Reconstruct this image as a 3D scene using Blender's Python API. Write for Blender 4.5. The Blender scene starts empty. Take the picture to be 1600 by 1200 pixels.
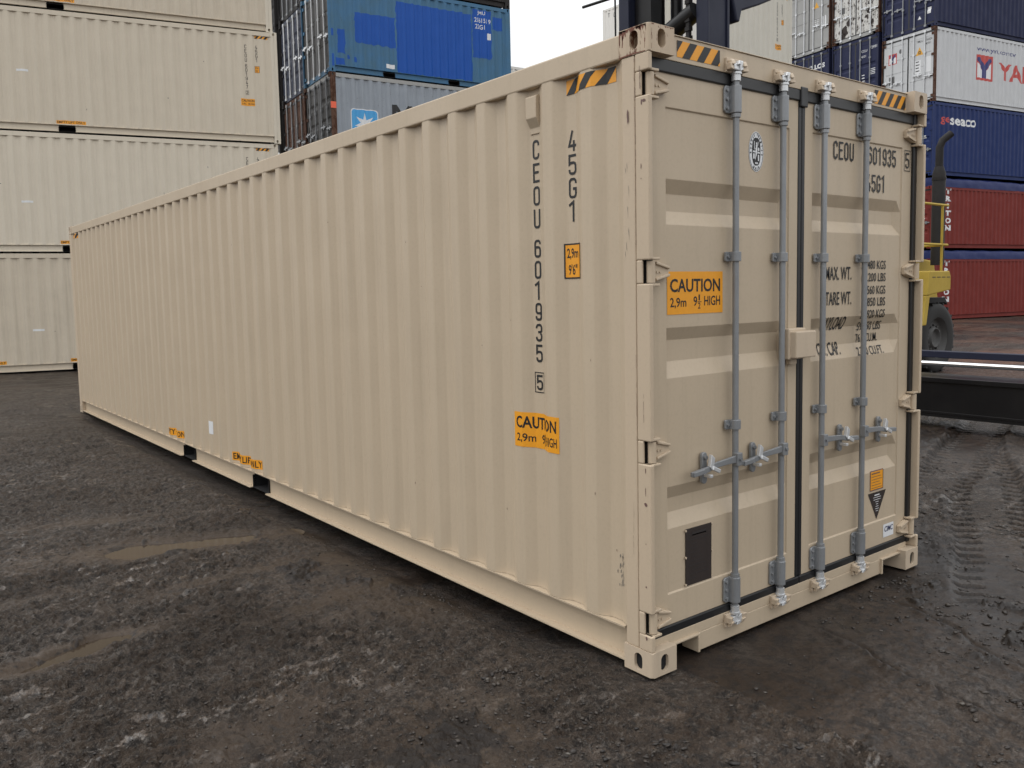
import bpy, bmesh, math, random
import numpy as np
from mathutils import Vector, Matrix, noise as mnoise
R = math.radians
random.seed(4)
S = bpy.context.scene
COL = S.collection

# ---------------------------------------------------------------- camera
cam_d = bpy.data.cameras.new('camera'); cam = bpy.data.objects.new('camera', cam_d); COL.objects.link(cam); S.camera = cam
CPOS = Vector((-2.7433, -2.5414, 1.7691)); yaw, pitch, roll = .6629, -.0856, -.0203
fwd = Vector((math.sin(yaw)*math.cos(pitch), math.cos(yaw)*math.cos(pitch), math.sin(pitch)))
rgt = Vector((math.cos(yaw), -math.sin(yaw), 0)); upv = rgt.cross(fwd)
r2 = math.cos(roll)*rgt + math.sin(roll)*upv; u2 = -math.sin(roll)*rgt + math.cos(roll)*upv
m = Matrix((r2, u2, -fwd)).transposed().to_4x4(); m.translation = CPOS; cam.matrix_world = m
cam_d.sensor_fit = 'HORIZONTAL'; cam_d.sensor_width = 36; cam_d.lens = 36*1319.59/1600
cam_d.shift_x = -(803.774-800)/1600; cam_d.shift_y = (567.53-600)/1600
cam_d.clip_end = 6000; cam_d.clip_start = .05
# ---------------------------------------------------------------- sky, sun, exposure
SUN_EL, SUN_AZ = R(55), R(300)          # azimuth clockwise from +y
w = bpy.data.worlds.new('World'); S.world = w; w.use_nodes = True
nt = w.node_tree; bg = nt.nodes['Background']
sky = nt.nodes.new('ShaderNodeTexSky'); sky.sky_type = 'NISHITA'; sky.sun_disc = False
sky.sun_elevation = SUN_EL; sky.sun_rotation = SUN_AZ; sky.air_density = 1.0; sky.dust_density = 2.0; sky.ozone_density = 1
hs = nt.nodes.new('ShaderNodeHueSaturation'); hs.inputs['Saturation'].default_value = .10
nt.links.new(sky.outputs[0], hs.inputs['Color'])
# closed cloud cover: a pale veil over the sky, a little thicker and thinner from place to place
tcw = nt.nodes.new('ShaderNodeTexCoord'); cn = nt.nodes.new('ShaderNodeTexNoise'); cn.inputs['Scale'].default_value = 2.2; cn.inputs['Detail'].default_value = 5
nt.links.new(tcw.outputs['Generated'], cn.inputs['Vector'])
cr_ = nt.nodes.new('ShaderNodeMapRange'); cr_.inputs[3].default_value = .72; cr_.inputs[4].default_value = .86; nt.links.new(cn.outputs['Fac'], cr_.inputs[0])
mx = nt.nodes.new('ShaderNodeMix'); mx.data_type = 'RGBA'; nt.links.new(cr_.outputs[0], mx.inputs[0]); nt.links.new(hs.outputs[0], mx.inputs[6]); mx.inputs[7].default_value = (7.5, 7.6, 7.7, 1)
sz_ = nt.nodes.new('ShaderNodeSeparateXYZ'); nt.links.new(tcw.outputs['Generated'], sz_.inputs[0])
el_ = nt.nodes.new('ShaderNodeMapRange'); el_.inputs[1].default_value = 0; el_.inputs[2].default_value = 1; el_.inputs[3].default_value = .70; el_.inputs[4].default_value = 2.05; nt.links.new(sz_.outputs[2], el_.inputs[0])
vm = nt.nodes.new('ShaderNodeVectorMath'); vm.operation = 'SCALE'; nt.links.new(mx.outputs[2], vm.inputs[0]); nt.links.new(el_.outputs[0], vm.inputs['Scale'])
nt.links.new(vm.outputs[0], bg.inputs[0]); bg.inputs[1].default_value = .15
sun_d = bpy.data.lights.new('sun', 'SUN'); sun = bpy.data.objects.new('sun', sun_d); COL.objects.link(sun)
sun_d.energy = .5; sun_d.angle = R(45); sun_d.color = (1, .965, .92)
sdir = Vector((math.sin(SUN_AZ)*math.cos(SUN_EL), math.cos(SUN_AZ)*math.cos(SUN_EL), math.sin(SUN_EL)))
sun.rotation_euler = sdir.to_track_quat('Z', 'Y').to_euler()
S.view_settings.view_transform = 'Standard'; S.view_settings.look = 'None'
S.view_settings.exposure = 0; S.view_settings.gamma = 1

# ---------------------------------------------------------------- materials
def lin(c):
    return tuple((v/255/12.92 if v/255 <= .04045 else ((v/255+.055)/1.055)**2.4) for v in c)
MATS = {}
def new_mat(name):
    mt = bpy.data.materials.new(name); mt.use_nodes = True
    MATS[name] = mt; return mt, mt.node_tree, mt.node_tree.nodes['Principled BSDF']
def ramp(nt, fac, stops):
    n = nt.nodes.new('ShaderNodeValToRGB'); e = n.color_ramp.elements
    while len(e) < len(stops): e.new(.5)
    for el, (p, c) in zip(e, stops): el.position = p; el.color = c if len(c) == 4 else (*c, 1)
    nt.links.new(fac, n.inputs[0]); return n.outputs[0]
def noise_tex(nt, vec, scale, detail=4, rough=.55, dist=0):
    n = nt.nodes.new('ShaderNodeTexNoise'); n.inputs['Scale'].default_value = scale; n.inputs['Detail'].default_value = detail
    n.inputs['Roughness'].default_value = rough; n.inputs['Distortion'].default_value = dist
    nt.links.new(vec, n.inputs['Vector']); return n.outputs['Fac']
def mapping(nt, vec, scale):
    n = nt.nodes.new('ShaderNodeMapping'); n.inputs['Scale'].default_value = scale; nt.links.new(vec, n.inputs[0]); return n.outputs[0]
def mix(nt, fac, a, b, mode='MIX'):
    n = nt.nodes.new('ShaderNodeMix'); n.data_type = 'RGBA'; n.blend_type = mode
    if isinstance(fac, (int, float)): n.inputs[0].default_value = fac
    else: nt.links.new(fac, n.inputs[0])
    for s, v in ((6, a), (7, b)):
        if isinstance(v, tuple): n.inputs[s].default_value = (*v[:3], 1)
        else: nt.links.new(v, n.inputs[s])
    return n.outputs[2]
def paint(name, col, rough=.45, rust=0.0, dirt=.25, seed=0, rustcol=(.13, .05, .022), metal=0, bump=.05, dirtcol=None, streak=.35, spec=.22):
    """steel paint: slight mottling, run-down dirt streaks, optional rust spots, gentle unevenness of the sheet"""
    mt, nt, b = new_mat(name)
    tc = nt.nodes.new('ShaderNodeTexCoord'); g = nt.nodes.new('ShaderNodeNewGeometry')
    pos = g.outputs['Position']
    mp = nt.nodes.new('ShaderNodeMapping'); mp.inputs['Location'].default_value = (seed*3.1, seed*1.7, seed*.9); nt.links.new(pos, mp.inputs[0]); pos = mp.outputs[0]
    dc = dirtcol or tuple(c*.62 for c in col)
    n1 = noise_tex(nt, pos, 2.3, 5, .6)
    c = mix(nt, ramp(nt, n1, [(.35, (0,0,0)), (.75, (dirt,)*3)]), tuple(col), dc)
    st = noise_tex(nt, mapping(nt, pos, (9, 9, .35)), 1.6, 4, .65)
    c = mix(nt, ramp(nt, st, [(.52, (0,0,0)), (.8, (streak,)*3)]), c, dc)
    n3 = noise_tex(nt, pos, 55, 3, .6)
    c = mix(nt, ramp(nt, n3, [(.3, (.12,)*3), (.5, (0,0,0))]), c, dc)
    rg = ramp(nt, n1, [(.3, (rough-.06,)*3), (.7, (rough+.1,)*3)])
    if rust > 0:
        r1 = noise_tex(nt, pos, 7, 6, .7, .4)
        r2_ = noise_tex(nt, mapping(nt, pos, (14, 14, 1.6)), 1.5, 6, .75)
        mm = nt.nodes.new('ShaderNodeMath'); mm.operation = 'ADD'; nt.links.new(r1, mm.inputs[0]); nt.links.new(r2_, mm.inputs[1])
        t = 1.42-.55*rust
        msk = ramp(nt, mm.outputs[0], [(0, (0,0,0)), (max(.01, (t-.04)/2), (0,0,0)), (min(.99, (t+.03)/2), (1,1,1))])
        h = nt.nodes.new('ShaderNodeMath'); h.operation = 'MULTIPLY'; h.inputs[1].default_value = .5
        nt.links.new(mm.outputs[0], h.inputs[0])
        nt.links.new(h.outputs[0], msk.node.inputs[0])
        rc = mix(nt, n3, rustcol, tuple(v*.35 for v in rustcol))
        c = mix(nt, msk, c, rc)
    nt.links.new(c, b.inputs['Base Color']); nt.links.new(rg, b.inputs['Roughness'])
    b.inputs['Metallic'].default_value = metal; b.inputs['Specular IOR Level'].default_value = spec
    if bump:
        bn = noise_tex(nt, pos, 1.1, 3, .5); bp = nt.nodes.new('ShaderNodeBump')
        bp.inputs['Strength'].default_value = bump; bp.inputs['Distance'].default_value = .1
        nt.links.new(bn, bp.inputs['Height']); nt.links.new(bp.outputs[0], b.inputs['Normal'])
    return mt
def plain(name, col, rough=.5, metal=0, spec=.5):
    mt, nt, b = new_mat(name)
    g = nt.nodes.new('ShaderNodeNewGeometry')
    n = noise_tex(nt, g.outputs['Position'], 30, 4, .6)
    c = mix(nt, ramp(nt, n, [(.35, (.22,)*3), (.65, (0,0,0))]), tuple(col), tuple(v*.7 for v in col))
    nt.links.new(c, b.inputs['Base Color']); b.inputs['Roughness'].default_value = rough; b.inputs['Metallic'].default_value = metal
    b.inputs['Specular IOR Level'].default_value = spec
    return mt

CREAM = (.497, .402, .290)
paint('beige', CREAM, .42, 0, .14, 1, streak=.24, bump=.10, spec=.4)
paint('beige_post', (.515, .412, .298), .45, .06, .12, 2, (.10, .045, .025), streak=.2, bump=.03, spec=.4)
paint('beige_rusty', (.50, .395, .285), .5, .62, .2, 3, (.17, .06, .03), streak=.4, bump=.03, spec=.3)
paint('beige_scuffed', (.525, .425, .315), .5, .12, .2, 5, (.07, .045, .035), streak=.3, bump=.03, spec=.4)
paint('cream_stack', (0.598, 0.529, 0.425), .45, .06, .12, 6, (.2, .12, .08), streak=.22)
paint('cream_stack_worn', (0.579, 0.506, 0.402), .5, .10, .25, 36, (.18, .11, .07), streak=.45)
paint('cream_stack_pale', (0.632, 0.567, 0.463), .45, .05, .12, 46, (.2, .12, .08), streak=.28)
paint('cream_stack_post', (.62, .56, .46), .45, .30, .15, 7, (.1, .06, .045), streak=.3)
paint('cream_pale', (.60, .575, .505), .5, .04, .15, 31, streak=.25)
paint('pale_white', (.72, .70, .66), .5, .05, .12, 8, streak=.2)
paint('blue_teal', (.058, .160, .295), .5, .26, .6, 9, (.07, .04, .03), dirtcol=(.075, .14, .17), streak=.6)
paint('royal_blue', (.011, .083, .38), .38, .03, .15, 10, (.03, .03, .05), streak=.25)
paint('grey_steel', (.30, .33, .37), .5, .34, .3, 11, (.11, .06, .035), streak=.5)
paint('rusty_brown', (.12, .065, .045), .75, .75, .5, 12, (.09, .035, .018), streak=.5)
paint('dark_steel', (.030, .027, .027), .6, .35, .4, 13, (.05, .03, .022), streak=.5)
paint('grey_door', (.095, .092, .090), .55, .36, .4, 14, (.045, .035, .03), streak=.7)
paint('navy', (.022, .027, .068), .6, .16, .35, 15, (.03, .025, .03), streak=.5)
paint('navy_dull', (.045, .052, .082), .55, .2, .5, 16, (.03, .028, .03), streak=.6)
paint('deep_blue', (.016, .032, .120), .55, .05, .25, 17, (.03, .03, .05), streak=.4)
paint('white_reefer', (.56, .57, .58), .45, .12, .2, 18, (.2, .11, .06), streak=.35)
paint('white_rusted', (.62, .61, .58), .5, .62, .3, 19, (.055, .035, .03), streak=.4)
paint('grey_reefer', (.36, .36, .35), .5, .28, .3, 20, (.10, .07, .05), streak=.4)
paint('red_oxide', (.185, .030, .024), .6, .10, .4, 21, (.06, .025, .02), streak=.45)
paint('yellow', (.43, .30, .05), .55, .12, .45, 22, (.1, .07, .03), streak=.3)
paint('truck_navy', (.018, .021, .040), .42, .04, .3, 23, (.03, .03, .03), streak=.3)
paint('truck_black', (.007, .007, .008), .34, 0, .3, 24, (.03, .028, .025), streak=.4, dirtcol=(.016, .014, .013), spec=.3)
paint('galvanised', (.29, .30, .312), .36, .05, .6, 25, (.16, .16, .17), metal=.35, streak=.5, dirtcol=(.15, .155, .16), spec=.5)
paint('galv_bright', (.68, .69, .70), .32, 0, .4, 26, metal=.5, streak=.3, spec=.5)
paint('plate_brown', (.040, .031, .028), .5, .1, .4, 27, (.08, .065, .055))
paint('tarp_blue', (.013, .023, .105), .45, 0, .4, 28, bump=.3)
paint('exhaust_steel', (.022, .020, .020), .6, .3, .4, 29, (.05, .035, .028))
plain('rubber', (.010, .010, .011), .38)
plain('tyre_rubber', (.020, .0195, .019), .8)
plain('rim_grey', (.062, .060, .058), .65)
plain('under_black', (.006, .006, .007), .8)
plain('ink', (.008, .008, .009), .5)
plain('amber', (.80, .33, .012), .45)
plain('decal_white', (.72, .73, .74), .45)
plain('decal_red', (.50, .06, .05), .5)
plain('orange_red', (.85, .13, .06), .5)
plain('decal_navy', (.03, .035, .16), .5)
plain('sky_blue', (.06, .34, .68), .45)
plain('cimc_navy', (.02, .025, .09), .5)
plain('chrome', (.75, .75, .76), .12, 1)
plain('glass_dark', (.02, .022, .025), .08)
plain('faded_brown', (.14, .08, .07), .6)
plain('grey_patch', (.11, .11, .11), .6)
plain('rust_red', (.15, .05, .028), .7)
plain('plate_ink', (.024, .019, .018), .6)
plain('yellow_sign', (.72, .36, .03), .5)

# ---------------------------------------------------------------- mesh helpers
class MB:
    def __init__(s): s.v = []; s.f = []; s.sm = []
    def add(s, v, f, smooth=False):
        o = len(s.v); s.v += [tuple(p) for p in v]; s.f += [[i+o for i in q] for q in f]; s.sm += [smooth]*len(f); return s
    def box(s, x0, x1, y0, y1, z0, z1):
        v = [(x, y, z) for z in (z0, z1) for y in (y0, y1) for x in (x0, x1)]
        return s.add(v, [(0,2,3,1), (4,5,7,6), (0,1,5,4), (2,6,7,3), (0,4,6,2), (1,3,7,5)])
    def obox(s, c, ax, ay, az):   # oriented box from centre and half axes
        c = Vector(c); ax = Vector(ax); ay = Vector(ay); az = Vector(az)
        v = [c+i*ax+j*ay+k*az for k in (-1, 1) for j in (-1, 1) for i in (-1, 1)]
        return s.add(v, [(0,2,3,1), (4,5,7,6), (0,1,5,4), (2,6,7,3), (0,4,6,2), (1,3,7,5)])
    def tube(s, pts, r, n=10, caps=True, smooth=True):
        pts = [Vector(p) for p in pts]; rs = r if isinstance(r, (list, tuple)) else [r]*len(pts)
        rings = []; ref = None
        for i, p in enumerate(pts):
            d = (pts[min(i+1, len(pts)-1)]-pts[max(i-1, 0)])
            if d.length < 1e-9: d = Vector((0, 0, 1))
            d.normalize()
            if ref is None: ref = Vector((0, 0, 1)) if abs(d.z) < .9 else Vector((1, 0, 0))
            a = d.cross(ref).normalized(); b = d.cross(a).normalized()
            rings.append([p+rs[i]*(math.cos(2*math.pi*k/n)*a+math.sin(2*math.pi*k/n)*b) for k in range(n)])
        v = [q for rg in rings for q in rg]; f = []
        for i in range(len(pts)-1):
            for k in range(n): f.append((i*n+k, (i+1)*n+k, (i+1)*n+(k+1) % n, i*n+(k+1) % n))
        s.add(v, f, smooth)
        if caps:
            s.add(rings[0], [list(range(n))]); s.add(rings[-1], [list(range(n))[::-1]])
        return s
    def prism(s, poly, fn0, fn1):   # two images of a polygon joined
        n = len(poly); v = [fn0(*p) for p in poly]+[fn1(*p) for p in poly]
        s.add(v, [list(range(n))[::-1], [i+n for i in range(n)]]+[(i, (i+1) % n, (i+1) % n+n, i+n) for i in range(n)]); return s
    def mesh(s, name='mesh', fix=True):
        me = bpy.data.meshes.new(name); me.from_pydata(s.v, [], s.f)
        me.polygons.foreach_set('use_smooth', s.sm)
        if fix:
            bm = bmesh.new(); bm.from_mesh(me); bmesh.ops.recalc_face_normals(bm, faces=bm.faces); bm.to_mesh(me); bm.free()
        me.materials.append(None); return me
CACHE = {}
def cached(key, fn):
    if key not in CACHE: CACHE[key] = fn()
    return CACHE[key]
def obj(name, me, mat, parent=None, loc=(0, 0, 0), rz=0, bevel=0, segs=2, label=None):
    if isinstance(me, MB): me = me.mesh(name)
    o = bpy.data.objects.new(name, me); COL.objects.link(o)
    if not len(me.materials): me.materials.append(None)
    o.material_slots[0].link = 'OBJECT'; o.material_slots[0].material = MATS[mat]
    if parent: o.parent = parent
    o.location = loc; o.rotation_euler = (0, 0, rz)
    if bevel:
        b = o.modifiers.new('bevel', 'BEVEL'); b.width = bevel; b.segments = segs; b.limit_method = 'ANGLE'; b.angle_limit = R(25)
    if label: o['label'] = label
    return o
def thing(name, label, cat, loc=(0, 0, 0), rz=0, group=None):
    o = bpy.data.objects.new(name, None); COL.objects.link(o); o.empty_display_size = .3
    o.location = loc; o.rotation_euler = (0, 0, rz); o['label'] = label; o['category'] = cat
    if group: o['group'] = group
    return o

# flat lettering: lists of (verts2d, faces) that are laid on a surface afterwards
TXT = {}
def glyphs(s, bold=0.0):
    if (s, bold) in TXT: return TXT[(s, bold)]
    cu = bpy.data.curves.new('t', 'FONT'); cu.body = s; cu.offset = bold; cu.fill_mode = 'FRONT'; cu.resolution_u = 3
    o = bpy.data.objects.new('t', cu); COL.objects.link(o)
    me = bpy.data.meshes.new_from_object(o.evaluated_get(bpy.context.evaluated_depsgraph_get()))
    v = np.array([p.co[:2] for p in me.vertices]) if len(me.vertices) else np.zeros((0, 2)); f = [list(p.vertices) for p in me.polygons]
    bpy.data.objects.remove(o); bpy.data.curves.remove(cu); bpy.data.meshes.remove(me)
    TXT[(s, bold)] = (v, f); return v, f
def text2(s, u, z, wd, h, bold=.012, skew=0):
    """text with its box's left bottom at (u,z), stretched to width wd and height h"""
    v, f = glyphs(s, bold)
    if not len(v): return ([], [])
    mn = v.min(0); mx = v.max(0); q = (v-mn)/(mx-mn)
    return [(u+a*wd+skew*b*h, z+b*h) for a, b in q], f
def arcp(cx, cz, r, a0, a1, n=5): return [(cx+r*math.cos(R(a0+(a1-a0)*k/n)), cz+r*math.sin(R(a0+(a1-a0)*k/n))) for k in range(n+1)]
def strip(path, t, closed=False):
    """constant width band along a path, mitred at its corners"""
    p = [Vector(q) for q in path]; n = len(p); L_, R_ = [], []
    for i in range(n):
        a = p[i]-p[i-1] if (i > 0 or closed) else p[1]-p[0]; b = p[(i+1) % n]-p[i] if (i < n-1 or closed) else p[-1]-p[-2]
        a = a.normalized(); b = b.normalized(); na_ = Vector((-a.y, a.x)); nb = Vector((-b.y, b.x)); m_ = (na_+nb); m_ = m_.normalized() if m_.length > 1e-6 else na_
        k = min(1/max(.3, m_.dot(nb)), 2.2)*t/2; L_.append(p[i]+m_*k); R_.append(p[i]-m_*k)
    v = [tuple(q) for q in L_+R_]; m_ = n if closed else n-1
    return v, [[i, n+i, n+(i+1) % n, (i+1) % n] for i in range(m_)]
def stencil(ch, u, z, wd, h, t):
    """tall narrow rounded letter or figure with even strokes; box left bottom at (u,z)"""
    l, r, b, tp = t/2, wd-t/2, t/2, h-t/2; q = min((r-l)/2, .16*h); mid = h*.53
    TR = arcp(r-q, tp-q, q, 0, 90); TL = arcp(l+q, tp-q, q, 90, 180); BL_ = arcp(l+q, b+q, q, 180, 270); BR_ = arcp(r-q, b+q, q, 270, 360)
    P = {'O': [(TR+TL+BL_+BR_, 1)], '0': [(TR+TL+BL_+BR_, 1)], 'U': [([(l, h)]+BL_+BR_+[(r, h)], 0)], 'C': [([(r, h*.70)]+TR+TL+BL_+BR_+[(r, h*.30)], 0)],
         'E': [([(wd, tp), (l, tp), (l, b), (wd, b)], 0), ([(t, mid), (wd*.86, mid)], 0)], 'G': [([(r, h*.72)]+TR+TL+BL_+BR_+[(r, h*.47), (wd*.52, h*.47)], 0)],
         '6': [([(r, h*.74)]+TR+TL+BL_+BR_+arcp(r-q, h*.58-q, q, 0, 90)+[(t, h*.58)], 0)],
         '9': [([(l, h*.26)]+BL_+BR_+TR+TL+arcp(l+q, h*.42+q, q, 180, 270)+[(wd-t, h*.42)], 0)],
         '5': [([(wd*.96, tp), (l, tp), (l, h*.53), (l+q*.6, h*.585)]+arcp(r-q, h*.585-q, q, 90, 0)+BR_[::-1]+BL_[::-1]+[(l, h*.27)], 0)],
         '3': [([(l, h*.74)]+TL[::-1]+TR[::-1]+arcp(r-q*.8, mid+q*.8, q*.8, 0, -90)+[(wd*.36, mid)], 0), ([(r-q*.55, mid-t*.52), (r, mid-t*1.3)]+BR_[::-1]+BL_[::-1]+[(l, h*.27)], 0)],
         '1': [([(0, h*.80), (wd*.55, h*.97), (wd*.55, 0)], 0)], '4': [([(wd*.55, h), (l, h*.27), (wd, h*.27)], 0), ([(wd*.70, h*.27+t/2), (wd*.70, h*.52)], 0), ([(wd*.70, 0), (wd*.70, h*.27-t/2)], 0)],
         '8': [(arcp(r-q, tp-q, q, 0, 90)+TL+arcp(l+q, mid+q, q, 180, 270)+arcp(r-q, mid+q, q, 270, 360), 1), ([(l, h*.40)]+BL_+BR_+[(r, h*.40)], 0)],
         '7': [([(0, tp), (r, tp), (wd*.35, 0)], 0)], '2': [([(l, h*.74)]+TL[::-1]+TR[::-1]+[(r, h*.62), (l, h*.14), (l, b), (wd, b)], 0)]}
    out = []
    for path, cl in P.get(ch, []):
        v, f = strip(path, t, cl); out.append(([(u+a, z+c_) for a, c_ in v], f))
    return out
def word(sx, u, z, wd, h, t, gap=.28):
    n = len(sx); cw = wd/(n+(n-1)*gap); out = []
    for k, ch in enumerate(sx): out += stencil(ch, u+k*cw*(1+gap), z, cw, h, t)
    return out
def rect2(u0, z0, u1, z1): return [(u0, z0), (u1, z0), (u1, z1), (u0, z1)], [[0, 1, 2, 3]]
def poly2(p): return list(p), [list(range(len(p)))]
def frame2(u0, z0, u1, z1, t):
    v = [(u0, z0), (u1, z0), (u1, z1), (u0, z1), (u0+t, z0+t), (u1-t, z0+t), (u1-t, z1-t), (u0+t, z1-t)]
    return v, [[0, 1, 5, 4], [1, 2, 6, 5], [2, 3, 7, 6], [3, 0, 4, 7]]
def ellipse2(cu, cz, a, b, n=36): return poly2([(cu+a*math.cos(2*math.pi*k/n), cz+b*math.sin(2*math.pi*k/n)) for k in range(n)])
def ring2(cu, cz, a, b, t, n=40):
    v = [(cu+q*math.cos(2*math.pi*k/n)*1.0, cz+(b-(a-q))*math.sin(2*math.pi*k/n)) for q in (a, a-t) for k in range(n)]
    return v, [[k, (k+1) % n, n+(k+1) % n, n+k] for k in range(n)]
def stripes2(u0, z0, u1, z1, n, lean, frac=.5, phase=0):
    """slanting bars clipped to a rectangle"""
    out = []; wd = (u1-u0)/n; hh = z1-z0
    for k in range(-6, n+7):
        a = u0+(k+phase)*wd
        p = [(a, z0), (a+wd*frac, z0), (a+wd*frac+lean*hh, z1), (a+lean*hh, z1)]
        for side, lim in ((0, u0), (1, u1)):
            q = []
            for i in range(len(p)):
                A = p[i]; B = p[(i+1) % len(p)]
                ia = (A[0] >= lim) if side == 0 else (A[0] <= lim); ib = (B[0] >= lim) if side == 0 else (B[0] <= lim)
                if ia: q.append(A)
                if ia != ib:
                    t = (lim-A[0])/(B[0]-A[0]); q.append((lim, A[1]+t*(B[1]-A[1])))
            p = q
            if len(p) < 3: break
        if len(p) >= 3: out.append(poly2(p))
    return out
def sheet(pieces, fn, ucuts=(), zcuts=()):
    """2-D pieces, cut along the surface's folds and laid on it by fn(u,z)->(x,y,z)"""
    bm = bmesh.new()
    for v, f in pieces:
        vs = [bm.verts.new((a, b, 0)) for a, b in v]
        for q in f:
            try: bm.faces.new([vs[i] for i in q])
            except ValueError: pass
    if bm.verts:
        us = [x.co.x for x in bm.verts]; zs = [x.co.y for x in bm.verts]
        for axis, cuts, lo, hi in ((0, ucuts, min(us), max(us)), (1, zcuts, min(zs), max(zs))):
            for c in cuts:
                if lo+1e-5 < c < hi-1e-5:
                    co = (c, 0, 0) if axis == 0 else (0, c, 0); no = (1, 0, 0) if axis == 0 else (0, 1, 0)
                    bmesh.ops.bisect_plane(bm, geom=bm.verts[:]+bm.edges[:]+bm.faces[:], plane_co=co, plane_no=no, dist=1e-6)
    for x in bm.verts: x.co = fn(x.co.x, x.co.y)
    me = bpy.data.meshes.new('sheet'); bm.to_mesh(me); bm.free(); me.materials.append(None); return me

# ---------------------------------------------------------------- shipping container
W, PITCH, PH, DEP = 2.438, .2778, .994, .036
YD = .062                    # outer face of the doors behind the castings
def prof(y, L):
    if y < .161 or y > L-.161: return 0.
    s = (PH-y) % PITCH
    if s < .072: return 0.
    if s < .140: return DEP*(s-.072)/.068
    if s < .210: return DEP
    return DEP*(1-(s-.210)/.0678)
def folds(L):
    out = []; k = -60
    for k in range(-int(L/PITCH)-8, 12):
        for s in (0, .072, .140, .210):
            y = PH-k*PITCH-s
            if .161 < y < L-.161: out.append(y)
    return sorted(out)
XO = .006
def side_mesh(L, H, right=False):
    ys = [.161]+folds(L)+[L-.161]; mb = MB(); n = len(ys)
    v = []
    for z in (.196, H-.10):
        for y in ys:
            x = XO+prof(min(max(y, .1611), L-.1611), L) if .161 < y < L-.161 else XO
            v.append(((W-x) if right else x, y, z))
    f = [((i, i+1, n+i+1, n+i) if right else (i, n+i, n+i+1, i+1)) for i in range(n-1)]
    return mb.add(v, f).mesh('side', fix=False)
def end_mesh(L, H):
    xs = [.1]; x = .13
    prof_x = [0]
    while x < W-.2:
        for dx, d in ((0, 0), (.05, .04), (.12, .04), (.17, 0)): xs.append(x+dx); prof_x.append(d)
        x += .25
    xs.append(W-.1); prof_x.append(0); n = len(xs)
    v = [(xx, L-.012-d, z) for z in (.17, H-.11) for xx, d in zip(xs, prof_x)]
    return MB().add(v, [(i, n+i, n+i+1, i+1) for i in range(n-1)]).mesh('end', fix=False)
def roof_mesh(L, H):
    ys = np.arange(.2, L-.2, .105); n = len(ys); v = []
    for i, y in enumerate(ys):
        d = 0 if (i//1) % 2 else .015
        v += [(.06, y, H-.03-d), (W-.06, y, H-.03-d)]
    return MB().add(v, [(2*i, 2*i+1, 2*i+3, 2*i+2) for i in range(n-1)]).mesh('roof', fix=False)
def casting_mesh(sx, sy, sz):
    """hollow corner block with an oval hole in its side and end faces; outer corner at the origin"""
    a, b, h = .162, .178, .118; mb = MB(); n = 24; t = .03
    def face(fn, wd, ht, cw, ch, rx, rz):
        ring = []
        for k in range(n):
            th = 2*math.pi*k/n; c, s_ = math.cos(th), math.sin(th)
            q = 1/max(abs(c)/(.5), abs(s_)/(.5)); ring.append((wd/2+c*q*wd, ht/2+s_*q*ht))
        # exact corners
        for (cx, cz) in ((0, 0), (wd, 0), (0, ht), (wd, ht)):
            i = min(range(n), key=lambda i: (ring[i][0]-cx)**2+(ring[i][1]-cz)**2); ring[i] = (cx, cz)
        hole = []
        for k in range(n):
            th = 2*math.pi*k/n; c, s_ = math.cos(th), math.sin(th)
            hole.append((cw+rx*c, ch+(rz-rx)*(1 if s_ > 1e-6 else (-1 if s_ < -1e-6 else 0))+rx*s_))
        v = [fn(p, q, 0) for p, q in ring]+[fn(p, q, 0) for p, q in hole]+[fn(p, q, t) for p, q in hole]+[fn(cw+(p-cw)*1.25, ch+(q-ch)*1.1, .085) for p, q in hole]
        f = []
        for lv in range(3):
            for k in range(n): f.append((lv*n+k, lv*n+(k+1) % n, (lv+1)*n+(k+1) % n, (lv+1)*n+k))
        if sz < 0: f.append([3*n+k for k in range(n)])
        mb.add(v, f)
    face(lambda p, q, d: (d, p, q), b, h, .089, .056, .0255, .040)
    face(lambda p, q, d: (p, d, q), a, h, .081, .056, .0255, .040)
    mb.add([(0, 0, h), (a, 0, h), (a, b, h), (0, b, h)], [(0, 1, 2, 3)])
    mb.add([(0, 0, 0), (a, 0, 0), (a, b, 0), (0, b, 0)], [(3, 2, 1, 0)])
    mb.add([(a, 0, 0), (a, b, 0), (a, b, h), (a, 0, h)], [(0, 1, 2, 3)]); mb.add([(0, b, 0), (a, b, 0), (a, b, h), (0, b, h)], [(3, 2, 1, 0)])
    mb.v = [(x*sx, y*sy, z*sz) for x, y, z in mb.v]
    me = bpy.data.meshes.new('casting'); me.from_pydata(mb.v, [], mb.f)
    bm = bmesh.new(); bm.from_mesh(me); bmesh.ops.remove_doubles(bm, verts=bm.verts, dist=1e-5); bmesh.ops.recalc_face_normals(bm, faces=bm.faces)
    # round the outer upright edge
    ed = [e for e in bm.edges if all(abs(v.co.x) < 1e-6 and abs(v.co.y) < 1e-6 for v in e.verts)]
    bmesh.ops.bevel(bm, geom=ed, offset=.014, segments=3, affect='EDGES', profile=.5)
    bm.to_mesh(me); bm.free(); me.materials.append(None); return me
HZ = [.245, 1.035, 1.84, 2.65]
def hinge_zs(H): return [z*(H/2.896) if False else (z if z < 2 else H-.246) for z in HZ] if H > 2.7 else [.245, .93, 1.63, H-.246]
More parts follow.
